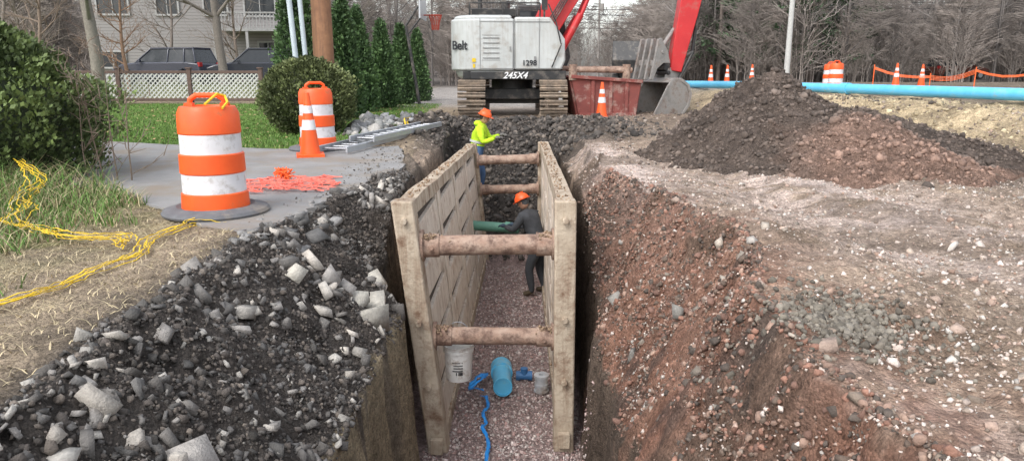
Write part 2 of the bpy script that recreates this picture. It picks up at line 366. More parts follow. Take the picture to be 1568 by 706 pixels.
scat('loose_road_stone',x,y,s,[(.56,.46,.40),(.44,.32,.26),(.32,.22,.17),(.62,.54,.49),(.42,.34,.28),(.48,.44,.4),(.24,.19,.15)],dz=.15)
n=150; y=2.2+U(0,1,n)*7; x=.9+U(0,1,n)**1.5*2.8; scat('cobbles',x,y,logsz(n,.024,.45,.014,.06),[(.38,.33,.28),(.45,.34,.28),(.27,.23,.19),(.47,.43,.39)],dz=.1)
scat('cobbles',np.array([.98,1.0,1.25,1.15]),np.array([5.6,6.6,5.1,7.4]),np.array([.1,.08,.07,.06]),[(.30,.285,.26)],dz=.2)
n=2000; a=U(0,6.28,n); r=np.abs(rng.normal(0,.24,n)); scat('grey_soil_clods',1.75+r*np.cos(a)*1.1,3.6+r*np.sin(a)*1.3,logsz(n,.012,.5,.005,.034),[(.18,.16,.13),(.23,.205,.17),(.14,.122,.1)],T=CLOD)
n=12000; y=2+U(0,1,n)*7; _,_,_,a_,_,b_=edges(y); x=a_+.1+(b_-a_)*U(0,1,n)**.9; scat('bank_soil_crumbs',x,y,logsz(n,.010,.55,.004,.04),[(.27,.145,.105),(.2,.115,.088),(.15,.11,.086),(.33,.22,.17),(.1,.08,.067)],T=CLOD,dz=.15)
n=6500; x=rng.normal(0,1.25,n); y=U(13.4,19.0,n); s=logsz(n,.032,.5,.015,.12); k=~((abs(x)<.8)&(y<14)); x=x[k];y=y[k];s=s[k]
scat('dark_spoil_clods',x,y,s,[(.085,.074,.067),(.115,.1,.088),(.058,.052,.047),(.17,.142,.12)],T=CLOD)
n=2600; x=U(-2.6,9,n); y=U(9.5,22,n); k=(x>1.6)|((x<-1.35)&(x>-2.5)&~inpoly(x,y)); scat('scattered_dirt_lumps',x[k],y[k],logsz(k.sum(),.022,.5,.01,.07),[(.17,.13,.11),(.27,.21,.17),(.1,.085,.075),(.33,.28,.24)],T=CLOD)
n=700; x=U(-2.4,-1.5,n); y=U(6,12,n); k=inpoly(x,y)&(rng.random(n)<sm(-2.5,-1.6,x)); scat('driveway_crumbs',x[k],y[k],logsz(k.sum(),.009,.5,.005,.03),[(.1,.09,.08),(.2,.17,.14),(.3,.28,.25)],zf=lambda a,b:a*0+.003)
n=4200; x=U(5.5,12,n); y=U(8.5,18,n); s_=(x-9.6)*.962+(y-13.3)*.273; k=(s_>-3)&(s_<.0); scat('bank_sand_clods',x[k],y[k],logsz(k.sum(),.025,.55,.01,.10),[(.45,.37,.24),(.33,.27,.18),(.53,.45,.3),(.2,.16,.12)],T=CLOD,dz=.1)
n=2200; x=rng.normal(7.3,1.3,n); y=rng.normal(9.6,.8,n); scat('dark_dirt_lumps',x,y,logsz(n,.022,.55,.01,.08),[(.14,.11,.09),(.1,.08,.067),(.21,.17,.13)],T=CLOD,dz=.1)
# ------------------------------------------------------------------ dirt pile
def PH(x,y):
    x=np.asarray(x,float);y=np.asarray(y,float)
    w=(fbm(x*1.5,y*1.5,3)-.5)*.7
    def cone(cx,cy,h,rx,ry,p=1.05): 
        d=np.sqrt(((x-cx)/rx)**2+((y-cy)/ry)**2); return h*(1-np.clip(d,0,3)**p) +w*.6*h*np.clip(d*1.4,0,1)
    a=cone(3.85,10.9,1.34,1.9,2.0,1.15); b=cone(4.55,9.5,.76,1.75,1.5); c=cone(5.3,11.2,.78,1.8,1.9); e_=cone(6.4,11.3,.38,1.5,1.3)
    z=np.logaddexp(np.logaddexp(np.logaddexp(a*8,b*8),c*8),e_*8)/8-.06
    return z+(fbm(x*4,y*4,2)-.5)*.20+(fbm(x*9,y*9,4)-.5)*.12+(fbm(x*20,y*20,5,2)-.5)*.05
px=np.linspace(1.4,8.6,180); py=np.linspace(7.3,13.8,160); X,Y=np.meshgrid(px,py); Z=PH(X,Y)
idx=np.arange(X.size).reshape(X.shape); F=np.stack([idx[:-1,:-1],idx[:-1,1:],idx[1:,1:],idx[1:,:-1]],-1).reshape(-1,4)
keep=(Z.ravel()[F].max(1)>-.14); F=F[keep]
def pcol(x,y,z):
    t=sm(9.9,9.0,y+(fbm(x*2,y*2,2)-.5)*1.2)*sm(3.2,4.0,x+(fbm(x*2,y*2,4)-.5))
    c=mixc(np.ones(x.shape+(3,))*C3(.105,.082,.069),C3(.225,.148,.115),t); return c*(.6+.8*fbm(x*4,y*4,6)[...,None])
V=np.stack([X,Y,Z],-1).reshape(-1,3); u,inv=np.unique(F,return_inverse=True); 
arr_mesh('dirt_pile',V[u],inv.reshape(F.shape),pcol(X,Y,Z).reshape(-1,3)[u],GM,smooth=True)
n=13000; x=U(1.8,8.0,n); y=U(7.8,12.8,n); z=PH(x,y); k=z>-.02; x=x[k];y=y[k]; s=logsz(len(x),.016,.6,.007,.085)
z=PH(x,y)+s*.2; C=pcol(x,y,z)*U(.6,1.7,(len(x),1)); V,F,C=instance(CLOD,np.stack([x,y,z],1),s,C); arr_mesh('dirt_pile_clods',V,F,C,rockm)
# ------------------------------------------------------------------ vegetation
folm=mat('foliage',(1.2,1.2,1.2),(.8,.8,.8),rough=.7,scale=6,bump=0,attr=True)
folr=mat('foliage_far',(1.2,1.2,1.2),(.8,.8,.8),rough=.75,scale=6,bump=0,attr=True,rnd=True)
barkm=mat('bark',(1.15,1.15,1.15),(.7,.7,.7),rough=.95,scale=14,bump=.6,bscale=40,attr=True)
barkr=mat('bark_far',(.27,.245,.23),(.17,.155,.145),rough=.95,scale=3,bump=0,rnd=True)
barkb=mat('brush_far',(.34,.30,.27),(.22,.19,.17),rough=.95,scale=3,bump=0,rnd=True)
def blades(name,P,h,w,C,lean=.5,m=folm):
    n=len(P); a=U(0,6.28,n); d=np.stack([np.cos(a),np.sin(a),0*a],1); l=U(0,6.28,n); ld=np.stack([np.cos(l),np.sin(l),0*l],1)*(lean*h*U(.2,1,n))[:,None]
    up=np.array([0,0,1.]); hw=(w/2)[:,None]*d
    V=np.stack([P-hw,P+hw,P+ld*.35+up*(h*.6)[:,None]+hw*.7,P+ld*.35+up*(h*.6)[:,None]-hw*.7,P+ld+up*(h*U(.7,1,n))[:,None]],1)
    o=(np.arange(n)*5)[:,None]
    T=np.concatenate([o+np.array([[0,1,2]]),o+np.array([[0,2,3]]),o+np.array([[3,2,4]])])
    return arr_mesh(name,V.reshape(-1,3),T,np.repeat(C,5,0),m)
n=75000; x=-2.2-U(0,1,n)**1.1*15; y=11.5+U(0,1,n)**1.4*15
k=(~inpoly(x,y))&(x<-2.5-(fbm(x*2,y*2,3)-.5)*.8); x=x[k];y=y[k]; n=len(x)
g=fbm(x*1.2,y*1.2,2)[:,None]; C=(np.array([.085,.19,.03])*(1-g)+np.array([.17,.25,.06])*g)*U(.6,1.4,(n,1)); k=rng.random(n)<.05; C[k]=[.36,.28,.14]
blades('lawn_grass',np.stack([x,y,H(x,y)-.005],1),U(.03,.07,n),U(.012,.022,n),C,.8)
n=500; x=-2.6-U(0,1,n)*9; y=11.8+U(0,1,n)*12; k=~inpoly(x,y); x=x[k];y=y[k];n=len(x)
blades('fallen_leaves',np.stack([x,y,H(x,y)+.05],1),U(.01,.03,n),U(.05,.09,n),np.ones((n,3))*[.36,.24,.12]*U(.6,1.2,(n,1)),3)
n=18000; x=-2.95-U(0,1,n)**.8*3.2; y=U(3.4,8.6,n); k=(~inpoly(x,y))&(fbm(x*1.5,y*1.5,6)>.33+.28*sm(-4.2,-3.0,x)); x=x[k];y=y[k];n=len(x)
C=np.where(rng.random((n,1))<.6,np.array([[.12,.23,.045]]),np.array([[.46,.39,.23]]))*U(.5,1.3,(n,1))
hh=U(.05,.2,n)*(1+1.3*sm(-3.8,-5,x)); blades('verge_grass',np.stack([x,y,H(x,y)-.01],1),hh,U(.006,.012,n),C,1.3)
n=4500; x=U(-4.2,-2.1,n); y=U(2.4,7,n); k=~inpoly(x,y); x=x[k];y=y[k];n=len(x)
blades('straw_litter',np.stack([x,y,H(x,y)+.0],1),U(.01,.04,n),U(.004,.01,n),np.ones((n,3))*[.52,.43,.27]*U(.5,1.2,(n,1)),4)
def shrub(name,c,h,R,n,size,dark,light,prof,bare=0,lobes=.35,flat=1.0):
    c=np.array(c,float)
    t=U(0,1,n)**.85; a=U(0,6.283,n); 
    cl=fbm(a*3.2+c[0],t*9*h/2,1,3); rr=prof(t)*R*(1-lobes*.5+lobes*(cl-.5)*2)
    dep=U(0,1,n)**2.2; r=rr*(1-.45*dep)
    P=np.stack([r*np.cos(a),r*np.sin(a),t*h],1)+c+rng.normal(0,size*.5,(n,3))
    d=np.stack([np.cos(a)*.7,np.sin(a)*.7,np.full(n,.8)],1)+rng.normal(0,.45,(n,3)); d/=np.linalg.norm(d,axis=1,keepdims=True)
    q=rng.normal(size=(n,3)); sde=np.cross(d,q); sde/=np.linalg.norm(sde,axis=1,keepdims=True)
    L=(size*U(.6,1.5,n))[:,None]; W=L*.34
    V=np.stack([P,P+d*L*.5+sde*W,P+d*L,P+d*L*.5-sde*W],1).reshape(-1,3)
    Fq=np.arange(4*n).reshape(n,4)
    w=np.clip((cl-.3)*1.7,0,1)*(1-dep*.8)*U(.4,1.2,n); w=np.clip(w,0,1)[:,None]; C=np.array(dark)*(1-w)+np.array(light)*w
    C=np.repeat(C,4,0)
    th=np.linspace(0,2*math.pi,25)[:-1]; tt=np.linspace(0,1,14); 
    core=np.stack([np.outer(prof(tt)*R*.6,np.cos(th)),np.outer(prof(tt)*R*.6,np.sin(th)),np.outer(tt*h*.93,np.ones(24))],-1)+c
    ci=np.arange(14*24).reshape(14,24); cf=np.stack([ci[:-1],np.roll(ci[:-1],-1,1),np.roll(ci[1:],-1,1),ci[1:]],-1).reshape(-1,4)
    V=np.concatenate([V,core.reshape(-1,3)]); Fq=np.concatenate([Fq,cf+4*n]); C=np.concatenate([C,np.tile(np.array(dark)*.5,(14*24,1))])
    return arr_mesh(name,V,Fq,C,folm)
cone=lambda t:(1-t)**.72*np.clip(t*14+.35,0,1)
ball=lambda t:np.sqrt(np.clip(1-(2*t*.97-.92)**2,0,1))
egg=lambda t:np.clip(1-np.abs(t-.35)**2.2*2.3,0,1)*np.clip(t*6+.55,0,1)
DG,LG=(.045,.07,.022),(.22,.30,.09)
shrub('cedar_hedge',(-6.4,8.6,-.1),2.0,1.7,36000,.055,DG,LG,egg)
shrub('cedar_hedge',(-8.4,9.9,-.1),2.3,1.5,12000,.07,DG,LG,egg)
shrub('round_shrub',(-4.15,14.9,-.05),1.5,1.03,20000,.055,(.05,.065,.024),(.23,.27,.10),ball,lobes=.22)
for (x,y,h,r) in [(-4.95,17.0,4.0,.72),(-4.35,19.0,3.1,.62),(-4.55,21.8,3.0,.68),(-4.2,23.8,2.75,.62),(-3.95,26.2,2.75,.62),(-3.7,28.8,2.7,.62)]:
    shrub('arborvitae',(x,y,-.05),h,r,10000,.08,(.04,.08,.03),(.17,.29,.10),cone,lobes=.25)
def segs_mesh(segs,n=4):
    A=np.array([s[0] for s in segs]);B=np.array([s[1] for s in segs]);r0=np.array([s[2] for s in segs]);r1=np.array([s[3] for s in segs])
    d=B-A; d/=np.linalg.norm(d,axis=1,keepdims=True)+1e-9
    ref=np.where(np.abs(d[:,2:3])<.9,np.array([[0,0,1.]]),np.array([[1.,0,0]])); u=np.cross(d,ref); u/=np.linalg.norm(u,axis=1,keepdims=True); v=np.cross(d,u)
    rings=[]
    for P,r in((A,r0),(B,r1)):
        for i in range(n):
            t=2*math.pi*i/n; rings.append(P+(u*math.cos(t)+v*math.sin(t))*r[:,None])
    V=np.stack(rings,1).reshape(-1,3); k=len(segs); o=(np.arange(k)*2*n)[:,None]
    F=np.concatenate([o+np.array([[i,(i+1)%n,n+(i+1)%n,n+i]]) for i in range(n)]); return V,F
def tree_segs(h,seed,r0=None,low=.25,depth=3,nb=13,spread=1.0,blen=.38,wob=.05):
    R=random.Random(seed); segs=[]; r0=r0 or h*.014
    def br(p,d,L,r,dep):
        k=4 if dep>1 else 3
        for i in range(k):
            d=(d+Vector((R.gauss(0,.16),R.gauss(0,.16),R.gauss(.06,.12)))).normalized(); q=p+d*L/k
            a=r*(1-i/k*.75); b=r*(1-(i+1)/k*.75); segs.append((p[:],q[:],a,b)); p=q
            if dep>0:
                for _ in range(2 if dep>1 else R.choice((1,2))):
                    ax=Vector((R.gauss(0,1),R.gauss(0,1),R.gauss(.3,.8))).normalized(); nd=(d*.9+ax*.8).normalized()
                    br(p,nd,L*R.uniform(.35,.6),max(b*.6,.006),dep-1)
    p=Vector((0,0,-.2)); d=Vector((0,0,1)); K=nb
    for i in range(K):
        d=(d+Vector((R.gauss(0,wob),R.gauss(0,wob),.08))).normalized(); q=p+d*h/K; a=r0*(1-i/K*.85)*(1.25 if i==0 else 1); b=r0*(1-(i+1)/K*.85)
        segs.append((p[:],q[:],a,b)); p=q
        if (i+1)/K>low:
            for _ in range(R.choice((1,2,2))):
                t=R.uniform(0,6.28); nd=Vector((math.cos(t)*spread,math.sin(t)*spread,R.uniform(.4,1.0))).normalized()
                br(p,nd,h*blen*(1-(i/K)*.6)*R.uniform(.6,1),b*.5,depth-1)
    return segs
def bare_tree(name,loc,h,seed,col=(.15,.13,.115),**k):
    V,F=segs_mesh(tree_segs(h,seed,**k),5); V=V+np.array(loc); return arr_mesh(name,V,F,np.tile(np.array(col),(len(V),1)),barkm,smooth=True)
bare_tree('bare_tree',(-14.3,25.5,0),13,11,r0=.24,low=.22,col=(.24,.215,.185))
bare_tree('bare_tree',(-12.9,33,.4),14,12,r0=.22,low=.2,col=(.22,.195,.17))
bare_tree('bare_tree',(-16.2,31,.3),5.6,13,r0=.10,low=.12,col=(.28,.18,.12),spread=1.3)
bare_tree('bare_tree',(-18.5,29,.2),6.5,14,r0=.1,low=.12,col=(.26,.2,.155),spread=1.2)
bare_tree('bare_tree',(-20.5,31,.3),7.5,16,r0=.1,low=.08,col=(.24,.21,.18),spread=1.2)
bare_tree('bare_tree',(-22.5,33,.3),8.5,17,r0=.12,low=.08,col=(.22,.19,.165),spread=1.2)
bare_tree('bare_tree',(-17.2,37,.4),7.5,18,r0=.10,low=.08,col=(.26,.22,.19),spread=1.2)
bare_tree('bare_tree',(-14.2,38.5,.4),8,19,r0=.10,low=.08,col=(.27,.22,.18),spread=1.2)
bare_tree('bare_tree',(-9.6,38,.4),10,15,r0=.16,low=.15,col=(.22,.195,.165))
V,F=segs_mesh(sum([[((a[0]*.9+dx,a[1]*.9,a[2]),(b[0]*.9+dx,b[1]*.9,b[2]),c,d) for a,b,c,d in tree_segs(1.6,40+i,r0=.012,low=.1,nb=6,depth=2)] for i,dx in enumerate((0,.15,-.2,.3))],[]),4)
arr_mesh('bare_shrub',V+np.array([-4.8,8.4,0]),F,np.tile([.22,.17,.13],(len(V),1)),barkm)
TM=[raw_mesh('tree_%d'%i,*segs_mesh(tree_segs(16,50+i,r0=.14,low=.10,nb=15,depth=3,blen=.20,wob=.025,spread=.8),3),material=barkr) for i in range(6)]
BM=[raw_mesh('brush_%d'%i,*segs_mesh(sum([[((a[0]+math.cos(k*1.3)*.3,a[1]+math.sin(k*1.3)*.3,a[2]),(b[0]+math.cos(k*1.3)*.3+.15*b[2]*math.cos(k*1.3),b[1]+math.sin(k*1.3)*.3,b[2]),max(c,.012),max(d,.01)) for a,b,c,d in tree_segs(4.8,80+i*9+k,r0=.03,low=.05,nb=7,depth=2,blen=.4)] for k in range(5)],[]),3),material=barkb) for i in range(4)]
def wood(name,az,dist,M,smin=.7,smax=1.2):
    e=empty(name); x=az*dist; z=H(x,dist)
    for i in range(len(az)):
        o=bpy.data.objects.new('stem',M[random.randrange(len(M))]); COL.objects.link(o); o.parent=e
        o.location=(x[i],dist[i],z[i]-.1); o.rotation_euler=(0,0,random.uniform(0,6.28)); s=random.uniform(smin,smax); o.scale=(s,s,s)
az=np.concatenate([U(.19,1.0,270),U(-1.0,-.02,180)]); wood('bare_woodland',az,U(50,110,len(az)),TM)
az=np.concatenate([U(.17,1.0,400),U(-1.0,.03,330),U(.03,.17,18)]); wood('woodland_brush',az,U(48,112,len(az)),BM,.8,1.5)
az=U(-.05,.25,70); wood('distant_treeline',az,U(125,175,70),TM,.45,.75)
def pine_tpl(seed,h=16):
    r=np.random.default_rng(seed); n=3600; nb=52; bi=r.integers(0,nb,n); bh=(np.linspace(.10,.98,nb)+r.normal(0,.01,nb))[bi]; ba=r.uniform(0,6.28,nb)[bi]; bl=(1-bh)**.75*3.4*(r.uniform(.45,1.15,nb)[bi])+.3
    u=r.uniform(.2,1,n)**.7; rr=bl*u; a=ba+r.normal(0,.20,n)
    P=np.stack([rr*np.cos(a),rr*np.sin(a),bh*h+u*.35+r.normal(0,.12,n)],1)
    d=r.normal(size=(n,3)); d[:,2]*=.5; d/=np.linalg.norm(d,axis=1,keepdims=True); s=np.cross(d,r.normal(size=(n,3))); s/=np.linalg.norm(s,axis=1,keepdims=True)
    L=r.uniform(.2,.45,n)[:,None]
    V=np.stack([P-d*L*.5,P+s*L*.22,P+d*L*.5,P-s*L*.22],1).reshape(-1,3); F=np.arange(4*n).reshape(n,4)
    C=np.array([.065,.115,.055])*r.uniform(.5,1.6,(n,1)); C=np.repeat(C,4,0)
    V2,F2=segs_mesh([((0,0,-.2),(0,0,h*.97),.2,.03)],5); return raw_mesh('conifer_%d'%seed,np.concatenate([V,V2]),np.concatenate([F,F2+4*n]),np.concatenate([C,np.tile([.17,.14,.12],(len(V2),1))]),folr)
PT=[pine_tpl(i) for i in range(4)]
pz=np.array([.235,.25,.27,.285,.30,.325,.34,.355,.37,.39,.405,.42,.44,.46,.245,.29,.34,.4,.43,.60,.68,.78,-.28,-.33,.31,.38,.45,.26,.33,.28,.36])
pd=np.array([66,74,60,68,62,66,60,72,61,66,60,68,63,74,84,80,78,84,80,92,88,95,75,70,57,56,58.,88,90,55,54])
wood('conifer_woodland',pz,pd,PT,.8,1.15)
# ------------------------------------------------------------------ materials for objects
steel=mat('weathered_trench_steel',(.54,.46,.36),(.36,.29,.215),rough=.8,scale=4.5,bump=.5,bscale=30,dirt=(.18,.105,.065),dthr=.57,dscale=5,streak=(.27,.19,.13))
steel_in=mat('muddy_panel_steel',(.76,.69,.60),(.56,.48,.40),rough=.8,scale=3.5,bump=.5,bscale=24,dirt=(.32,.22,.15),dthr=.59,dscale=3.5,streak=(.42,.32,.25))
pipem=mat('muddy_spreader_pipe',(.44,.33,.26),(.26,.155,.11),rough=.75,scale=7,bump=.5,bscale=40,dirt=(.14,.085,.065),dthr=.54,dscale=9)
slotm=mat('slot_painted_shade',(.085,.065,.05),(.05,.04,.032),rough=.9)  # near-black brown paints in the shade of the plate slots
black=mat('black_rubber',(.03,.03,.03),(.02,.02,.02),rough=.8,dirt=(.14,.12,.1),dthr=.6)
rubg=mat('dusty_rubber',(.15,.155,.165),(.1,.1,.11),rough=.85,scale=10,dirt=(.26,.22,.18),dthr=.6)
orange=mat('orange_plastic',(.92,.13,.02),(.80,.09,.015),rough=.42,scale=3,bump=.05,dirt=(.5,.15,.06),dthr=.66,dscale=6)
white=mat('reflective_white',(.76,.76,.78),(.62,.62,.65),rough=.4,scale=4,bump=.05,dirt=(.44,.41,.39),dthr=.60,dscale=9)
bluep=mat('blue_pvc',(.14,.54,.80),(.10,.46,.73),rough=.35,scale=5,bump=.05,dirt=(.3,.42,.46),dthr=.64,dscale=5)
greenp=mat('green_pvc',(.13,.31,.23),(.09,.22,.17),rough=.6)
wpl=mat('white_bucket_plastic',(.80,.80,.78),(.68,.68,.66),rough=.4,dirt=(.4,.33,.27),dthr=.60,dscale=9)
exw=mat('light_grey_paint',(.56,.58,.57),(.46,.48,.47),rough=.4,scale=1.5,bump=.03,dirt=(.36,.33,.29),dthr=.60,dscale=2.5,streak=(.44,.44,.42))
exb=mat('black_paint',(.035,.035,.037),(.02,.02,.02),rough=.5,dirt=(.16,.14,.12),dthr=.58)
exr=mat('red_paint',(.58,.028,.03),(.45,.02,.025),rough=.35,scale=1.5,bump=.03,dirt=(.33,.12,.10),dthr=.62)
trk=mat('muddy_track_steel',(.30,.24,.19),(.12,.10,.08),rough=.85,scale=9,bump=.6,bscale=30,dirt=(.36,.28,.21),dthr=.52,dscale=5)
bkt=mat('worn_bucket_steel',(.38,.365,.35),(.19,.18,.17),rough=.5,scale=4,bump=.4,metal=.15,dirt=(.16,.11,.085),dthr=.57,dscale=4)
rust=mat('rusty_red_steel',(.27,.075,.06),(.16,.045,.04),rough=.8,scale=3,bump=.4,dirt=(.42,.34,.29),dthr=.60,dscale=2.5)
glass=mat('dark_glass',(.03,.035,.04),(.02,.025,.03),rough=.1,bump=0)
chrome=mat('galvanised',(.5,.52,.55),(.4,.42,.45),rough=.4,metal=.5)
yel=mat('yellow_rope_fibre',(.85,.60,.03),(.70,.46,.02),rough=.6,scale=30)
blk=mat('dark_lettering',(.02,.02,.025),(.02,.02,.025),rough=.5,bump=0)
wht=mat('white_lettering',(.8,.8,.8),(.8,.8,.8),rough=.5,bump=0)
# ------------------------------------------------------------------ trench box
TB=empty('trench_box')
def panel(name,nt,ft,nb_,fb,inner):
    nt,ft,nb_,fb=map(Vector,(nt,ft,nb_,fb))
    def P(u,v,o=0):
        a=nb_.lerp(fb,u); b=nt.lerp(ft,u); p=a.lerp(b,v); return p+Vector((inner*o,0,0))
    m=MB()
    def slab(u0,u1,v0,v1,o0,o1,mi=0,v0b=None,v1b=None):
        v0b=v0 if v0b is None else v0b; v1b=v1 if v1b is None else v1b
        vs=[P(u,v,o) for o in(o0,o1) for u,v in((u0,v0),(u1,v0b),(u1,v1b),(u0,v1))]
        m.add(vs,[(0,1,2,3),(7,6,5,4),(0,4,5,1),(1,5,6,2),(2,6,7,3),(3,7,4,0)],mi)
    slab(.02,.985,.01,.985,-.095,-.078,0)
    slab(.031,.969,.061,.934,-.022,-.006,2)  # shallow backing sheet, its dark colour stands in for slot shade
    K=16; dz=[0]+[random.uniform(-.006,.005) for _ in range(K-1)]+[0]
    for i in range(K): slab(i/K,(i+1)/K,.935,.992+dz[i],-.10,.062,0,v1b=.992+dz[i+1])
    slab(.0,1.0,.0,.06,-.10,.062,0)
    us=[.03,.265,.50,.735,.97]
    rows=[.06,.235,.41,.585,.76,.935]
    for i,(a,b) in enumerate(zip(rows[:-1],rows[1:])):
        h=b-a; slab(.03,.97,a+.001,a+h*.66,-.074,.035,1)
        a2=a+h*.662; b2=b-.001
        for j in range(4):
            w1=.022+(.02 if (i+j)%2 else 0)
            slab(us[j]-.001,us[j]+w1,a2,b2,-.073,.034,1); slab(us[j+1]-.020,us[j+1]-.001,a2,b2,-.073,.034,1)
            slab(us[j]+w1+.001,us[j+1]-.021,a2,a2+h*.01,-.072,.033,1,v1b=a2+h*.16)
    for u in us[1:-1]: slab(u-.010,u+.010,.061,.934,.037,.05,1)
    m.obj(name,[steel,steel_in,slotm],TB,bevel=.006)
    p=MB()
    for u0,u1 in((-.003,.026),(.974,1.003)):
        vs=[P(u,v,o) for o in(-.105,.1) for u,v in((u0,-.01),(u1,-.01),(u1,1.0),(u0,1.0))]
        p.add(vs,[(0,1,2,3),(7,6,5,4),(0,4,5,1),(1,5,6,2),(2,6,7,3),(3,7,4,0)],0)
    p.obj(name.replace('panel','end_posts'),steel,TB,bevel=.018)
    return P
PL=panel('left_panel',(-1.03,6.6,.08),(-.78,13.9,-.14),(-.735,6.6,-2.56),(-.55,13.9,-2.5),1)
PR=panel('right_panel',(.50,6.62,.08),(.60,13.9,-.1),(.52,6.62,-2.5),(.60,13.9,-2.5),-1)
def spreader(u,vl,vr,r,nm):
    a=PL(u,vl,.1); b=PR(u,vr,.1); d=(b-a).normalized(); m=MB()
    m.cyl(a,b,r,r,24,0)
    for p,s in((a,1),(b,-1)):
        m.cyl(p,p+d*s*.17,r*1.16,r*1.16,24,0); m.cyl(p-d*s*.015,p+d*s*.02,r*1.6,r*1.6,20,0)
        m.cyl(p+d*s*.1+Vector((0,-r*1.3,-.0)),p+d*s*.1+Vector((0,r*1.3,0)),.022,.022,8,0)
    m.obj(nm,pipem,TB,smooth=True)
spreader(.022,.825,.825,.098,'upper_near_spreader'); spreader(.022,.475,.455,.088,'lower_near_spreader')
spreader(.975,.87,.87,.088,'upper_far_spreader'); spreader(.975,.63,.63,.085,'lower_far_spreader')
m=MB()
for P_,s in((PL,-1),(PR,-1)):
    for v in(.93,.55,.3): m.cyl(P_(-.002,v,0)+Vector((0,-.07,0)),P_(-.002,v,0),.03,.03,10)
    m.box(P_(-.004,.06,.0)+Vector((0,-.03,0)),(.12,.06,.16))
m.obj('pins_and_lugs',steel,TB,bevel=.005)
pts=[]
for P_,v in((PL,.825),(PR,.825),(PL,.47),(PR,.455)):
    c=P_(.02,v,.16); 
    for i in range(90): pts.append((c.x+random.gauss(0,.05),c.y+random.gauss(-.02,.035),c.z+.09+random.gauss(0,.018)))
for P_ in(PL,PR):
    for i in range(300): p=P_(random.random(),1.0 if random.random()<.5 else .065,random.uniform(-.05,.05)); pts.append((p.x,p.y,p.z))
pts=np.array(pts); C=np.ones((len(pts),3))*[.30,.21,.14]*U(.6,1.3,(len(pts),1)); V,F,C=instance(CLOD,pts,logsz(len(pts),.012,.4,.006,.026),C); arr_mesh('mud_clumps',V,F,C,rockm,parent=TB)
# ------------------------------------------------------------------ items in the trench
def bucket(loc):
    e=empty('plastic_bucket',loc); m=MB()
    m.lathe([(.0,0),(.128,0),(.132,.01),(.148,.30),(.158,.305),(.158,.33),(.152,.335),(.152,.36),(.157,.365),(.157,.38),(.146,.38),(.126,.02),(0,.02)],n=32)
    m.obj('pail',wpl,e)
    k=MB(); pts=[Vector((.158*math.cos(t),0,.345+.27*math.sin(t))) for t in np.linspace(0,math.pi,16)]; k.tube(pts,.004,6); k.obj('bail_handle',chrome,e)
    l=MB()
    for j in range(5): 
        for i in range(9):
            if random.random()<.8: 
                t=-1.57-.35+i*.085; z=.10+j*.03; l.box((.1405*math.cos(t),.1405*math.sin(t),z),(.008,.009,.012 if j else .03),Matrix.Rotation(t,3,'Z'))
    l.obj('label_print',blk,e)
    return e
bucket((-.555,6.98,-1.86))
e=empty('water_pipe_stub',(-.12,8.1,-2.37)); e.rotation_euler=(-.10,0,.04)
MB().pipe((0,-.34,0),(0,.40,0),.112,.098,28).cyl((0,-.32,0),(0,-.28,0),.097,.097,24).pipe((0,.18,0),(0,.42,0),.135,.11,28).obj('pipe_with_plug',bluep,e)
e=empty('pipe_fitting',(.15,8.3,-2.43)); MB().pipe((-.09,0,0),(.09,0,0),.05,.04,16).pipe((-.1,0,0),(-.05,0,0),.06,.04,16).pipe((.05,0,0),(.1,0,0),.06,.04,16).cyl((0,0,0),(0,0,.1),.045,.045,14).obj('tee_body',mat('dark_blue_fitting',(.05,.17,.38),rough=.5),e)
e=empty('tape_spool',(.35,7.95,-2.47)); MB().lathe([(0,0),(.09,0),(.09,.02),(.075,.02),(.075,.05),(.082,.055),(.082,.10),(.075,.105),(.075,.15),(.082,.155),(.082,.19),(.09,.19),(.09,.21),(.03,.21),(.03,.1)],n=24).obj('spool_body',mat('grey_spool',(.58,.58,.58),(.36,.39,.43),rough=.5,dirt=(.25,.19,.15)),e)
def ribbon(name,pts,w,m,jit=0,thick=.003,k=8):
    cu=[]; P=[Vector(p) for p in pts]
    for i in range(len(P)-1):
        p0=P[max(i-1,0)];p1=P[i];p2=P[i+1];p3=P[min(i+2,len(P)-1)]
        for j in range(k):
            t=j/k; cu.append(.5*((2*p1)+(-p0+p2)*t+(2*p0-5*p1+4*p2-p3)*t*t+(-p0+3*p1-3*p2+p3)*t**3))
    cu.append(P[-1]); vs=[];fs=[]
    for i,p in enumerate(cu):
        d=(cu[min(i+1,len(cu)-1)]-cu[max(i-1,0)]).normalized(); s=d.cross(Vector((math.sin(i*.7)*.5,math.cos(i*1.1)*.4,1))).normalized()*w/2
        q=p+Vector((random.uniform(-jit,jit),random.uniform(-jit,jit),random.uniform(0,jit))); vs+=[q-s,q+s]
        if i: fs.append((2*i-2,2*i-1,2*i+1,2*i))
    mm=MB(); mm.add(vs,fs); o=mm.obj(name,m,fix=False); sd=o.modifiers.new('s','SOLIDIFY'); sd.thickness=thick; return o
blt=mat('blue_marking_tape',(.02,.32,.82),(.01,.22,.68),rough=.4,bump=0)
T=-2.44
ribbon('blue_marking_tape',[(-.36,7.75,T),(-.30,7.65,T+.04),(-.27,7.5,T),(-.32,7.3,T+.02),(-.28,7.1,T),(-.31,6.95,T+.03),(-.25,6.75,T),(-.24,6.5,T+.02),(-.26,6.2,T)],.04,blt,.006)
ribbon('blue_marking_tape',[(-.50,8.0,T),(-.42,8.15,T+.06),(-.32,8.3,T+.03),(-.38,8.1,T+.05),(-.5,7.95,T),(-.42,7.85,T+.05),(-.34,7.9,T)],.05,blt,.01)
e=empty('old_drain_pipe',(0,12.3,-1.42)); MB().pipe((-.72,0,.02),(.12,-.1,-.02),.085,.07,22).pipe((-.12,-.07,0),(.0,-.09,-.01),.10,.08,22).obj('pipe_barrel',greenp,e)
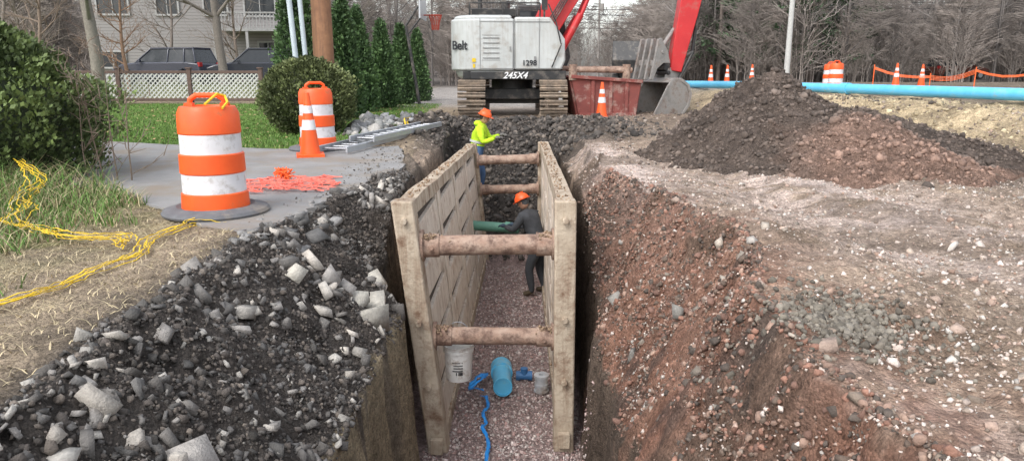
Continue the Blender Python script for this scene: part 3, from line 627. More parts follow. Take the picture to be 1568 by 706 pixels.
# ------------------------------------------------------------------ barrels, cones
def barrel(loc,rz=0,base=True,strap=False):
    e=empty('traffic_barrel',loc,rz); m=MB()
    P=[(.0,.03),(.295,.03),(.295,.06),(.288,.19),(.275,.20),(.272,.37),(.282,.38),(.278,.54),(.263,.55),(.26,.72),(.268,.73),(.262,.90),(.235,.96),(.2,.965),(.195,.95),(0,.95)]
    mi=[0,0,0,0,1,0,0,0,1,0,0,0,0,0,0]
    m.lathe(P,n=40,mis=mi)
    pts=[Vector((x,0,z)) for x,z in((-.15,.95),(-.14,1.02),(-.09,1.055),(.09,1.055),(.14,1.02),(.15,.95))]
    for a,b in zip(pts[:-1],pts[1:]): m.cyl(a,b,.022,.022,10,0)
    for p in pts: m.sph(p,.022,0,10)
    m.box((-.15,0,.97),(.07,.10,.04)).box((.15,0,.97),(.07,.10,.04))
    m.obj('drum',[orange,white],e,ang=25)
    if base: MB().lathe([(.0,0),(.46,0),(.47,.02),(.45,.045),(.34,.075),(.31,.06),(.0,.06)],n=36).obj('rubber_base',rubg,e)
    if strap:
        k=MB(); k.tube([Vector(p) for p in [(.02,-.2,.985),(.10,-.06,1.07),(.15,.02,1.05),(.19,-.1,1.0),(.16,-.2,.95)]],.011,6); k.obj('yellow_strap',yel,e)
    return e
def cone_(loc,h=.91,sc=1,rz=0):
    e=empty('traffic_cone',loc,rz); m=MB()
    r=lambda z:.15-(z-.03)/(h-.03)*.115
    zs=[.03,.42*h,.42*h+.002,.58*h,.582*h,.68*h,.682*h,.80*h,.802*h,h]
    P=[(r(z)+(.003 if i in(2,3,6,7) else 0),z) for i,z in enumerate(zs)]+[(0,h)]
    m.lathe(P,n=24,mis=[0,0,1,0,0,0,1,0,0,0]); m.box((0,0,.02),(.40,.40,.04))
    m.obj('cone_body',[orange,white],e,bevel=.004); return e
barrel((-2.72,6.5,0),.2,strap=True); barrel((-3.15,11.7,0),.5)
cone_((-3.02,10.75,0),.93,rz=.3); cone_((2.38,19.3,float(H(2.38,19.3))-.02),.93,rz=.2)
for x,y in((13.0,29.5),(13.5,31.2)): barrel((x,y,float(H(x,y))-.02),.4)
for x,y in((17.3,31),(15.8,30.2),(9.2,34),(10.1,34.5),(20.6,28.5),(12.4,38),(8.0,40)): cone_((x,y,float(H(x,y))-.02),.95)
onet=mat('orange_netting',(.95,.18,.04),(.8,.13,.03),rough=.6,bump=0)
m=MB(); pp=[(15.5,31.5,1.3),(17.2,30.2,.95),(18.6,29.5,1.2),(20.4,29,1.05),(22.5,29,1.2)]
for a,b in zip(pp[:-1],pp[1:]):
    a=Vector(a);b=Vector(b)
    for k in range(4):
        o=Vector((0,0,-.06*k*math.sin(a.x*3+1)**2-.02*k)); mid=(a+b)/2+Vector((0,0,-.15)); m.tube([a+o,(a+mid)/2+o-Vector((0,0,.03)),mid+o,(b+mid)/2+o-Vector((0,0,.03)),b+o],.012,4)
    m.cyl((a.x,a.y,.2),(a.x,a.y,a.z+.1),.02,.02,6)
m.obj('safety_fence',onet)
m=MB(); q=26
g=[[None]*q for _ in range(q)]
ca,sa=math.cos(.25),math.sin(.25)
for i in range(q):
    for j in range(q):
        u=(i/(q-1)-.5)*1.05; v=(j/(q-1)-.5)*.95; z=.01+.06*float(vn(i*.9,j*.9,3))*(1-min(1,abs(u)*1.5))+.012*random.random()
        g[i][j]=Vector((-2.52+u*ca-v*sa+random.uniform(-.02,.02)-.1*math.sin(j*.4)+.06*math.sin(i*1.3+j*.3),7.95+u*sa+v*ca+random.uniform(-.02,.02)+.06*math.sin(j*.9+i*.5),z))
for i in range(q):
    for j in range(q):
        if i<q-1 and random.random()<.88: m.cyl(g[i][j],g[i+1][j],.005,.005,4,caps=False)
        if j<q-1 and random.random()<.88: m.cyl(g[i][j],g[i][j+1],.005,.005,4,caps=False)
m.obj('crumpled_safety_netting',mat('pink_orange_netting',(.95,.26,.20),(.85,.19,.14),rough=.6,bump=0))
m=MB(); 
for i in range(60): m.tube([Vector((-2.68+random.gauss(0,.06),8.35+random.gauss(0,.05),random.uniform(.0,.16))) for _ in range(2)],.008,4)
m.obj('netting_bundle',onet)
def hz(p,dz=.02): return (p[0],p[1],float(H(p[0],p[1]))+dz)
for k in range(6):
    w=lambda: random.uniform(-.06,.06)
    ribbon('yellow_rope',[hz((x+w(),y+w()),.018+.006*k) for x,y in[(-3.2,3.2),(-2.95,3.7),(-2.75,4.1),(-2.7,4.5),(-2.62,4.9),(-2.75,5.3),(-2.72,5.7),(-2.7,6.0),(-2.5,6.1)]],.008,yel,.014)
for k in range(8):
    w=lambda: random.uniform(-.09,.09)
    ribbon('yellow_rope',[hz((x+w(),y+w()),z+.006*k) for x,y,z in[(-5.1,7.4,.35),(-4.7,7.0,.2),(-4.55,6.6,.12),(-4.2,6.1,.1),(-4.1,5.8,.05),(-3.7,5.5,.05),(-3.3,5.3,.04),(-3.0,5.35,.03),(-2.85,5.1,.03)]],.008,yel,.018)
for k in range(2): ribbon('yellow_rope',[hz((x,y+k*.1),.1) for x,y in[(-2.2,13.6),(-2.1,14.4),(-2.2,15.2),(-2.0,16.2)]],.03,yel,.05)
def ladder(loc,rz,L=3.6,W=.46):
    e=empty('aluminium_ladder',loc,rz); m=MB()
    for s in(-1,1): m.box((s*W/2,0,.05),(.03,L,.085)); m.box((s*W/2-s*.012,0,.094),(.05,L,.01))
    k=int(L/.3)
    for i in range(k): m.cyl((-W/2,-L/2+.2+i*.3,.05),(W/2,-L/2+.2+i*.3,.05),.018,.018,8)
    m.obj('rails_and_rungs',chrome,e,bevel=.004); return e
ladder((-2.35,12.75,.02),-.22,3.7,.5); ladder((-2.05,13.3,.11),-.24,3.3,.42)
n=120; x=np.concatenate([rng.normal(-3.1,.25,60),rng.normal(-2.9,.35,60)]); y=U(14,19,n); scat('landscape_stones',x,y,logsz(n,.10,.35,.05,.2),[(.36,.36,.36),(.48,.46,.43),(.24,.24,.23)],T=ANG,dz=.3)
# ------------------------------------------------------------------ blue water main
e=empty('blue_water_main')
pts=[Vector((11.2,7.6,.82)),Vector((9.6,13.3,.80)),Vector((8.2,18.2,.78)),Vector((7.1,22.3,.76)),Vector((6.0,26.4,.70)),Vector((5.7,28.5,.66))]
m=MB()
for a,b in zip(pts[:-1],pts[1:]): m.cyl(a,b,.118,.118,24); d=(b-a).normalized(); m.cyl(b-d*.25,b,.14,.14,24)
m.obj('pipe_run',bluep,e)
# ------------------------------------------------------------------ excavator
EX=empty('excavator',(0,21.3,-.10))
for nm,cx in(('left_track',-1.08),('right_track',1.11)):
    m=MB(); Lh=1.45; r=.47; per=4*Lh+2*math.pi*r; k=44
    for i in range(k):
        s=per*i/k
        if s<2*Lh: y=-Lh+s; z=r*2; a=0
        elif s<2*Lh+math.pi*r: t=(s-2*Lh)/r; y=Lh+r*math.sin(t); z=r+r*math.cos(t); a=-t
        elif s<4*Lh+math.pi*r: y=Lh-(s-2*Lh-math.pi*r); z=0; a=math.pi
        else: t=(s-4*Lh-math.pi*r)/r; y=-Lh-r*math.sin(t); z=r-r*math.cos(t); a=math.pi-t
        R=Matrix.Rotation(a,3,'X'); c=Vector((cx,y,z+.06)); 
        m.box(c,(.74,.145,.035),R); 
        for g_ in(-.045,.045): m.box(c+R@Vector((0,g_,.035)),(.74,.018,.055),R)
        m.box(c+R@Vector((0,0,-.05)),(.25,.13,.07),R)
    m.box((cx,0,.5),(.34,2.6,.45)); m.cyl((cx-.12,Lh,r+.06),(cx+.12,Lh,r+.06),.36,.36,20); m.cyl((cx-.12,-Lh,r+.06),(cx+.12,-Lh,r+.06),.36,.36,20)
    for j in range(7): m.cyl((cx-.17,-1.2+j*.4,.2),(cx+.17,-1.2+j*.4,.2),.1,.1,12)
    m.obj(nm,trk,EX)
MB().box((0,0,.66),(1.6,1.3,.3)).box((0,0,.5),(1.9,.5,.25)).cyl((0,0,.78),(0,0,1.06),.6,.6,28).obj('undercarriage',exb,EX,bevel=.02)
UP=empty('upper_structure',(0,0,.08)); UP.parent=EX; UP.rotation_euler=(0,0,math.radians(3))
def plan(x0,x1,w,rc,n=10):
    P=[(x1,-w),(x1,w)]
    for i in range(n+1): t=math.pi/2+math.pi/2*i/n; P.append((x0+rc+rc*math.cos(t),w-rc+rc*math.sin(t)))
    for i in range(n+1): t=math.pi+math.pi/2*i/n; P.append((x0+rc+rc*math.cos(t),-w+rc+rc*math.sin(t)))
    return P
m=MB(); m.extr(plan(-1.72,-.02,1.38,.8),1.22,2.58,0,'z'); m.extr(plan(-1.66,-.06,1.33,.76),2.582,2.68,0,'z',y1s=.93,cen=(-.6,0))
m.extr(plan(-1.62,-.1,1.33,.7),1.02,1.217,0,'z',y0s=.9,cen=(-.6,0))
m.obj('counterweight_and_engine_house',exw,UP,bevel=.05,ang=30)
m=MB(); m.extr([(.0,1.24),(1.28,1.24),(1.38,1.5),(1.36,2.05),(1.02,2.52),(.95,2.62),(.0,2.62)],-1.37,-.5,0); m.obj('right_side_housing',exw,UP,bevel=.05)
m=MB(); m.box((-.1,0,1.1),(2.6,2.5,.22)); m.box((.55,-1.2,1.1),(1.7,.34,.24)); m.box((-.45,-1.345,1.095),(1.5,.12,.2)); m.box((1.2,-.9,.98),(.3,.5,.1)); m.obj('deck_frame',exb,UP,bevel=.015)
m=MB(); yy=-1.385
for x in(-.93,-.01,.66): m.box((x,yy,1.93),(.014,.012,1.3))
for z,x0,x1 in((1.28,-.93,1.3),(2.5,-.93,.95)): m.box(((x0+x1)/2,yy,z),(x1-x0,.012,.014))
for z in(2.08,1.95,1.82,1.69,1.56): m.box((-.63,yy-.004,z),(.44,.02,.018))
m.box((-.63,yy+.004,1.5),(.5,.01,.012)); m.box((-.63,yy+.004,2.15),(.5,.01,.012))
m.box((.55,yy-.01,1.55),(.05,.03,.1)).box((-.12,yy-.01,1.8),(.03,.03,.12))
m.obj('panel_seams_and_louvres',mat('seam_grey',(.3,.3,.3),(.22,.22,.22),bump=0),UP)
m=MB()
for y in(-1.1,1.1): 
    m.tube([Vector(p) for p in((-1.2,y,2.66),(-1.2,y,3.0),(.7,y,3.0),(.7,y,2.6))],.022,8); m.cyl((-.3,y,2.66),(-.3,y,3.0),.02,.02,8); m.tube([Vector((-1.2,y,2.83)),Vector((.7,y,2.83))],.016,8)
m.tube([Vector((-1.2,-1.1,3.0)),Vector((-1.2,1.1,3.0))],.02,8)
m.box((-.55,-.1,2.76),(1.2,1.5,.18)); m.cyl((-.9,.6,2.7),(-.9,.6,3.25),.07,.07,12); m.cyl((-.2,-.4,2.8),(-.2,-.4,3.1),.12,.12,14)
m.box((.8,-1.3,2.75),(.05,.05,.4)); m.box((.8,-1.34,2.95),(.16,.04,.3))
m.tube([Vector(p) for p in((1.0,-1.42,1.3),(1.25,-1.45,1.9),(1.1,-1.42,2.5),(.9,-1.4,2.95))],.02,8)
m.obj('handrails_hood_exhaust_mirror',exb,UP,bevel=.01)
m=MB(); m.extr([(.1,1.2),(1.6,1.2),(1.75,1.6),(1.5,2.95),(1.3,3.08),(.15,3.08)],.42,1.36,0); m.obj('cab_frame',exb,UP,bevel=.05)
m=MB(); m.box((.8,.415,2.35),(1.1,.01,1.1)); m.box((.8,1.365,2.3),(1.1,.01,1.2)); m.obj('cab_glass',glass,UP)
def text(s,size,loc,rot,m,parent,nm,shear=0,ext=.004):
    c=bpy.data.curves.new(nm,'FONT'); c.body=s; c.size=size; c.extrude=ext; c.shear=shear; c.offset=.006*size/.3
    o=bpy.data.objects.new(nm,c); COL.objects.link(o); o.location=loc; o.rotation_euler=rot; c.materials.append(m); o.parent=parent; return o
text('Belt',.33,(-1.69,-1.01,1.78),(math.pi/2,0,math.radians(-38)),blk,UP,'rear_lettering')
text('1298',.20,(.20,-1.392,1.36),(math.pi/2,0,0),blk,UP,'unit_number')
text('245X4',.24,(-.32,-1.413,1.02),(math.pi/2,0,0),wht,UP,'side_lettering',shear=.35)
m=MB(); m.box((-1.1,-1.385,1.5),(.1,.012,.1)).box((-1.1,-1.385,1.35),(.06,.012,.1)); m.obj('warning_decals',yel,UP)
def arm(pts,w,nm,mm,y=-0.05):
    m=MB(); n=len(pts); vs=[]
    for i,(x,z,h) in enumerate(pts):
        a=pts[max(i-1,0)];b=pts[min(i+1,n-1)]; d=Vector((b[0]-a[0],0,b[1]-a[1])).normalized(); nn=Vector((-d.z,0,d.x))*h/2; p=Vector((x,y,z))
        vs+=[p+nn+Vector((0,-w/2,0)),p+nn+Vector((0,w/2,0)),p-nn+Vector((0,w/2,0)),p-nn+Vector((0,-w/2,0))]
    fs=[(0,1,2,3),tuple(4*(n-1)+k for k in(3,2,1,0))]
    for i in range(n-1):
        for k in range(4): fs.append((4*i+k,4*i+(k+1)%4,4*i+4+(k+1)%4,4*i+4+k))
    m.add(vs,fs); return m.obj(nm,mm,UP,bevel=.02)
arm([(.40,1.45,.45),(.85,2.25,.72),(1.35,3.15,.85),(2.0,4.1,.85),(2.9,4.8,.75),(4.2,5.05,.55),(5.3,4.95,.36)],.5,'boom',exr)
arm([(5.5,5.75,.28),(5.33,5.0,.62),(5.13,3.9,.66),(4.95,2.8,.55),(4.78,1.9,.44),(4.66,1.2,.34)],.42,'dipper_arm',exr,-.3)
m=MB()
for y in(-.45,.35): m.cyl((1.15,y,1.35),(1.9,y,2.75),.10,.10,14); m.cyl((1.9,y,2.7),(2.35,y,3.75),.055,.055,12,)
m.cyl((3.2,-.3,5.2),(5.0,-.3,5.75),.1,.1,12)
m.obj('boom_cylinders',exr,UP)
m=MB(); m.cyl((5.42,-.3,4.4),(5.3,-.3,3.0),.09,.09,12); m.cyl((5.3,-.3,3.0),(5.16,-.3,1.75),.05,.05,12)
m.tube([Vector(p) for p in((5.16,-.42,1.75),(4.82,-.42,1.55))],.05,8); m.tube([Vector(p) for p in((5.16,-.42,1.75),(4.8,-.42,1.0))],.05,8)
for k in range(4): m.tube([Vector((.6+.06*k,-.38,2.0)),Vector((1.1+.06*k,-.45,2.75)),Vector((1.7+.05*k,-.42,3.7))],.02,6)
m.obj('bucket_cylinder_and_hoses',exb,UP)
BK=empty('bucket_assembly',(4.2,-.42,.48)); BK.parent=UP; BK.rotation_euler=(0,0,math.radians(28))
D=[(-.72,-.58),(-.40,-.68),(.05,-.70),(.42,-.56),(.68,-.26),(.76,.08),(.64,.36),(.36,.52),(.05,.52),(-.10,.42)]
m=MB(); w=.56
for s in(-1,1): m.extr(D,s*w-.02,s*w+.02,0)
for a,b in zip(D[:-1],D[1:]):
    a=Vector((a[0],0,a[1]));b=Vector((b[0],0,b[1])); d=(b-a); L=d.length; ang=-math.atan2(d.z,d.x); m.box((a+b)/2,(L+.03,2*w-.042,.035),Matrix.Rotation(ang,3,'Y'))
for j in range(5): 
    y=-w+.06+j*(2*w-.12)/4; m.add([(-.72,y-.05,-.62),(-.72,y+.05,-.62),(-.72,y+.05,-.54),(-.72,y-.05,-.54),(-.96,y-.02,-.62),(-.96,y+.02,-.62),(-.96,y+.02,-.60),(-.96,y-.02,-.60)],[(0,1,2,3),(4,5,6,7),(0,1,5,4),(1,2,6,5),(2,3,7,6),(3,0,4,7)])
for s in(-1,1): m.box((-.42,s*(w+.03),-.08),(.07,.03,1.0),Matrix.Rotation(.55,3,'Y'))
for s in(-1,1): m.extr([(D[i][0]*.99,D[i][1]*.99) for i in range(1,8)]+[(D[i][0]*.86,D[i][1]*.86) for i in range(7,0,-1)],s*(w+.022),s*(w+.045),0)
for y in(-.2,.2): m.extr([(.0,.44),(.5,.40),(.62,.72),(.4,.87),(.15,.8)],y-.03,y+.03,0)
m.obj('digging_bucket',bkt,BK,bevel=.008)
m=MB(); m.box((.3,0,.80),(.55,.4,.24),Matrix.Rotation(.3,3,'Y')); m.cyl((.12,-.3,.68),(.12,.3,.68),.06,.06,12); m.cyl((.55,-.3,.74),(.55,.3,.74),.06,.06,12); m.obj('quick_coupler',exb,BK,bevel=.02)
m=MB()
for y in(-.36,-.12,.12,.36): m.extr([(.05,.95),(-.05,1.25),(-.3,1.62),(-.42,1.60),(-.46,1.4),(-.56,.95),(-.66,.5),(-.56,.48),(-.42,.8),(-.2,.95)],y-.035,y+.035,0)
m.cyl((-.25,-.42,1.25),(-.25,.42,1.25),.05,.05,10); m.box((-.45,0,.95),(.06,.8,.16)); m.cyl((-.1,0,1.2),(.5,0,1.9),.06,.06,10)
m.obj('thumb',bkt,BK,bevel=.008)
# ------------------------------------------------------------------ rusty stone box
SB=empty('steel_bedding_box',(2.45,21.0,-.05),.12); m=MB()
A=[(-.72,0),(.88,0),(1.02,.98),(-.95,1.12)]
for y0,y1 in((-.9,-.82),(.82,.9)): m.extr(A,y0,y1,0)
m.box((-.85,0,.55),(.07,1.63,1.1),Matrix.Rotation(-.2,3,'Y')); m.box((.96,0,.5),(.07,1.63,1.0),Matrix.Rotation(.13,3,'Y')); m.box((.08,0,.05),(1.5,1.6,.06))
for x in(-.35,.15,.6): m.box((x,-.93,.5),(.09,.06,.98))
m.box((.04,-.945,1.03),(2.0,.1,.09),Matrix.Rotation(.07,3,'Y')); m.box((.08,-.94,.06),(1.6,.09,.1))
m.obj('box_walls',rust,SB,bevel=.008)
m=MB(); m.cyl((-1.0,-.85,1.28),(.75,-.85,1.26),.075,.075,16); m.cyl((-.9,.7,1.3),(.9,.7,1.3),.075,.075,16)
for x in(-.9,.6): m.cyl((x,-.85,1.0),(x,-.85,1.42),.11,.11,12)
m.obj('spreader_pipes',pipem,SB)
DT=empty('dump_truck',(6.2,36,0),math.radians(80)); m=MB()
m.extr([(-2.6,1.15),(1.3,1.15),(1.3,2.55),(-2.4,2.45),(-2.75,1.6)],-1.2,1.2,0); m.box((0,0,.95),(6,.9,.25)); 
m.extr([(1.5,.8),(3.4,.8),(3.5,1.5),(2.8,1.65),(2.5,2.5),(1.5,2.55)],-1.1,1.1,0)
for x in(-2,-.9,2.6):
    for y in(-1.05,1.05): m.cyl((x,y-.15,.5),(x,y+.15,.5),.5,.5,20,1)
m.obj('truck_body',[exb,black],DT,bevel=.03)
# ------------------------------------------------------------------ hoop, poles, wires
HP=empty('basketball_hoop',(-3.05,26,0)); m=MB()
m.cyl((-.25,0,0),(-.65,0,2.7),.06,.05,10); m.tube([Vector((-.65,0,2.7)),Vector((-.2,0,3.35))],.04,8); m.tube([Vector((-.6,0,2.4)),Vector((-.1,0,3.0))],.03,8); m.obj('pole',exb,HP)
MB().box((-.05,0,3.45),(.05,1.8,1.1),Matrix.Rotation(0,3,'Z')).obj('backboard',mat('clear_backboard',(.5,.52,.55),(.45,.47,.5),rough=.2),HP)
m=MB(); pts=[Vector((.38+.23*math.cos(t),.23*math.sin(t),3.05)) for t in np.linspace(0,6.283,21)]; m.tube(pts,.016,6); m.tube([Vector((-.02,0,3.05)),Vector((.15,0,3.05))],.02,6)
for i in range(12):
    t=i*.5236
    for sg in(.3,-.3): m.tube([Vector((.38+.23*math.cos(t),.23*math.sin(t),3.05)),Vector((.38+.15*math.cos(t+sg),.15*math.sin(t+sg),2.8)),Vector((.38+.12*math.cos(t),.12*math.sin(t),2.55))],.01,4)
m.obj('rim_and_net',mat('rim_red',(.5,.08,.05)),HP)
woodp=mat('pole_wood',(.36,.19,.10),(.22,.11,.065),rough=.85,scale=3,bump=.5,bscale=20,streak=(.16,.09,.06))
greyw=mat('weathered_pole',(.34,.32,.30),(.26,.24,.22),rough=.9)
def upole(loc,h,r,m_,arms=True):
    e=empty('utility_pole',loc); m=MB(); m.cyl((0,0,-.3),(0,0,h),r*1.15,r*.7,16)
    if arms:
        m.box((0,0,h-.6),(2.4,.12,.12)); 
        for x in(-1.1,-.5,.5,1.1): m.cyl((x,0,h-.54),(x,0,h-.35),.05,.03,8)
        m.cyl((.35,0,h-2.2),(.35,0,h-1.3),.2,.2,14)
    m.obj('pole_shaft',m_,e); return e
upole((-4.05,15.9,0),10,.205,woodp); upole((15.3,41,0),11,.14,mat('pale_pole',(.52,.52,.50),(.42,.42,.40))); upole((34,60,0),4.6,.16,greyw,False); upole((2.6,75,0),10,.17,greyw); upole((10.5,90,0),10,.17,greyw); upole((60,70,1),10,.17,greyw)
e=empty('guy_wire_guard',(-4.55,15.4,0)); MB().cyl((.12,0,0),(-.2,0,6),.055,.055,12).cyl((.28,.1,0),(.03,.1,6),.05,.05,12).obj('plastic_guards',mat('pale_blue_grey_plastic',(.52,.60,.64),(.44,.5,.54),rough=.5,bump=.02),e)
m=MB()
for k,(z0,z1,y0) in enumerate([(6.6,6.9,60),(6.2,6.4,60),(5.6,5.7,61),(5.0,5.4,61),(8.4,5.9,70),(7.6,5.4,70)]):
    A=Vector((-6,y0+14,z0+1));B=Vector((22.5,y0,z1-.4));Cc=Vector((62,y0,z1+1.2))
    for a,b in((A,B),(B,Cc)):
        p=[a.lerp(b,t)-Vector((0,0,1.3*4*t*(1-t)*.6)) for t in np.linspace(0,1,14)]; m.tube(p,.035,4)
m.obj('overhead_wires',blk)
upole((22.5,60.4,0),8,.16,greyw)
# ------------------------------------------------------------------ lattice fence
FE=empty('lattice_fence',(0,26.6,0)); brown=mat('fence_brown',(.14,.09,.075),(.10,.065,.055)); latw=mat('lattice_white',(.62,.62,.60),(.48,.48,.46),bump=.05,streak=(.4,.39,.35))
m=MB(); l=MB(); x0,x1=-22,-9.1; step=2.58; xs=np.arange(x0,x1+.01,step)
for x in xs: m.box((x,0,.6),(.14,.14,1.26)); m.box((x,0,1.26),(.2,.2,.05))
for a,b in zip(xs[:-1],xs[1:]):
    a+=.07;b-=.07; m.box(((a+b)/2,0,1.12),(b-a,.06,.10)); m.box(((a+b)/2,0,.14),(b-a,.06,.10))
    zb,zt=.19,1.07; h=zt-zb; 
    for s,yy in((1,-.012),(-1,.012)):
        c=a-h
        while c<b:
            lo=max(a,c);hi=min(b,c+h)
            if hi-lo>.02:
                za=zb+(lo-c);zc=zb+(hi-c)
                if s<0: za,zc=zt-(lo-c),zt-(hi-c)
                A_=Vector((lo,yy,za));B_=Vector((hi,yy,zc)); d=B_-A_; l.box((A_+B_)/2,(d.length,.012,.045),Matrix.Rotation(-math.atan2(d.z,d.x),3,'Y'))
            c+=.17
m.obj('posts_and_rails',brown,FE,bevel=.01); l.obj('lattice_panels',latw,FE,smooth=False)
# ------------------------------------------------------------------ house
HS=empty('siding_house',(-18.4,46,.4),.08)
sid=bpy.data.materials.new('clapboard'); sid.use_nodes=True; nt=sid.node_tree; b=nt.nodes['Principled BSDF']; tcn=nt.nodes.new('ShaderNodeTexCoord'); sp=nt.nodes.new('ShaderNodeSeparateXYZ'); nt.links.new(tcn.outputs['Object'],sp.inputs[0])
ml=nt.nodes.new('ShaderNodeMath'); ml.operation='MULTIPLY'; ml.inputs[1].default_value=6; nt.links.new(sp.outputs['Z'],ml.inputs[0]); fr=nt.nodes.new('ShaderNodeMath'); fr.operation='FRACT'; nt.links.new(ml.outputs[0],fr.inputs[0])
rp=nt.nodes.new('ShaderNodeValToRGB'); rp.color_ramp.elements[0].color=(.16,.155,.15,1); rp.color_ramp.elements[1].position=.2; rp.color_ramp.elements[1].color=(.30,.285,.28,1); nt.links.new(fr.outputs[0],rp.inputs[0]); nt.links.new(rp.outputs[0],b.inputs['Base Color']); b.inputs['Roughness'].default_value=.7
bp=nt.nodes.new('ShaderNodeBump'); bp.inputs['Distance'].default_value=.02; nt.links.new(fr.outputs[0],bp.inputs['Height']); nt.links.new(bp.outputs[0],b.inputs['Normal'])
MB().box((0,0,3.2),(10.6,9,6.0)).add([(-5.3,-4.5,6.2),(-5.3,4.5,6.2),(-5.3,0,8.6),(5.3,-4.5,6.2),(5.3,4.5,6.2),(5.3,0,8.6)],[(0,1,2),(3,4,5)]).obj('walls',sid,HS,smooth=False)
MB().box((0,0,.1),(10.7,9.1,.5)).obj('foundation',mat('concrete_block',(.3,.29,.28)),HS)
m=MB()
for s in(-1,1): m.box((0,s*2.5,7.35),(11.8,5.7,.16),Matrix.Rotation(-s*.49,3,'X'))
m.obj('roof',mat('roof_shingle',(.10,.095,.09),(.06,.06,.06)),HS)
m=MB();g=MB()
for x,z,w,h in((-4.2,1.3,1.3,.8),(-1.4,1.3,1.2,.8),(-3.9,4.4,1.6,1.3),(-1.0,4.4,1.1,1.3),(1.6,4.4,1.2,1.3),(4.0,4.4,1.6,1.4),(4.3,1.2,.95,2.05)):
    g.box((x,-4.5,z),(w,.06,h)); 
    for dx in(-w/2-.05,w/2+.05): m.box((x+dx,-4.55,z),(.1,.12,h+.2))
    for dz in(-h/2-.05,h/2+.05): m.box((x,-4.552,z+dz),(w+.0,.12,.1))
    m.box((x,-4.54,z),(.04,.08,h))
m.box((-5.25,-4.53,3.2),(.14,.1,6)).box((5.25,-4.53,3.2),(.14,.1,6)).box((0,-4.9,6.1),(11.4,.15,.25))
for x in np.arange(2.1,5.3,.18): m.box((x,-6.5,3.3),(.05,.05,.8))
m.box((3.7,-6.5,3.72),(3.4,.1,.08)).box((3.7,-5.5,2.85),(3.4,2.1,.16))
for x in(2.0,3.7,5.4): m.box((x,-6.45,1.4),(.14,.14,2.8))
m.obj('trim_and_deck',mat('white_trim',(.42,.42,.41)),HS); g.obj('window_glass',glass,HS)
# ------------------------------------------------------------------ cars
def car(loc,rz,col,nm,suv=True):
    e=empty(nm,loc,rz); pm=mat(nm+'_paint',col,tuple(c*.85 for c in col),rough=.25,bump=0,coat=.5)
    m=MB(); body=[(-2.25,.35),(-2.3,.62),(-2.22,.98),(-1.6,1.05),(1.0,1.03),(1.75,.93),(2.2,.78),(2.3,.55),(2.22,.32),(1.85,.3),(1.78,.55),(1.45,.7),(1.12,.55),(1.05,.28),(-1.05,.28),(-1.12,.55),(-1.45,.7),(-1.78,.55),(-1.85,.3)]
    m.extr(body,-.88,.88,0); m.obj('body',pm,e,bevel=.06)
    top=1.68 if suv else 1.5; xr=-1.9 if suv else -1.3
    lo=[(-2.12,-.84),(1.0,-.84),(1.0,.84),(-2.12,.84)]; hi=[(xr,-.64),(.25,-.64),(.25,.64),(xr,.64)]
    g=MB(); g.add([(x,y,1.0) for x,y in lo]+[(x,y,top-.06) for x,y in hi],[(0,1,5,4),(1,2,6,5),(2,3,7,6),(3,0,4,7),(4,5,6,7)]); g.obj('glasshouse',glass,e,bevel=.03)
    r=MB(); r.box(((xr+.25)/2,0,top-.03),(.25-xr+.06,1.34,.08))
    for s in(-1,1):
        for (xa,xb) in((-2.1,xr),(1.0,.27),(-.65,-.65),(-1.5,-1.45)):
            r.tube([Vector((xa,s*.85,1.0)),Vector((xb,s*.655,top-.05))],.035,8)
        r.box((.7,s*.97,1.08),(.14,.14,.12))
    r.obj('roof_and_pillars',pm,e,bevel=.02)
    w=MB()
    for x in(-1.45,1.45):
        for s in(-1,1): w.cyl((x,s*.68,.33),(x,s*.9,.33),.33,.33,24,0); w.cyl((x,s*.895,.33),(x,s*.91,.33),.2,.19,16,1)
    w.obj('wheels',[black,chrome],e)
    l=MB()
    for s in(-1,1): l.box((-2.24,s*.74,.93),(.12,.24,.2),None,0); l.box((2.14,s*.66,.72),(.2,.3,.12),None,1)
    l.obj('lamps',[mat('tail_red',(.45,.02,.02),rough=.3),white],e,bevel=.01)
car((-16.2,34.6,.48),math.pi-.2,(.04,.045,.07),'parked_suv'); car((-12.2,35.2,.48),math.pi+.25,(.035,.04,.055),'parked_car')
car((35,58,.35),.2,(.12,.05,.04),'parked_van')
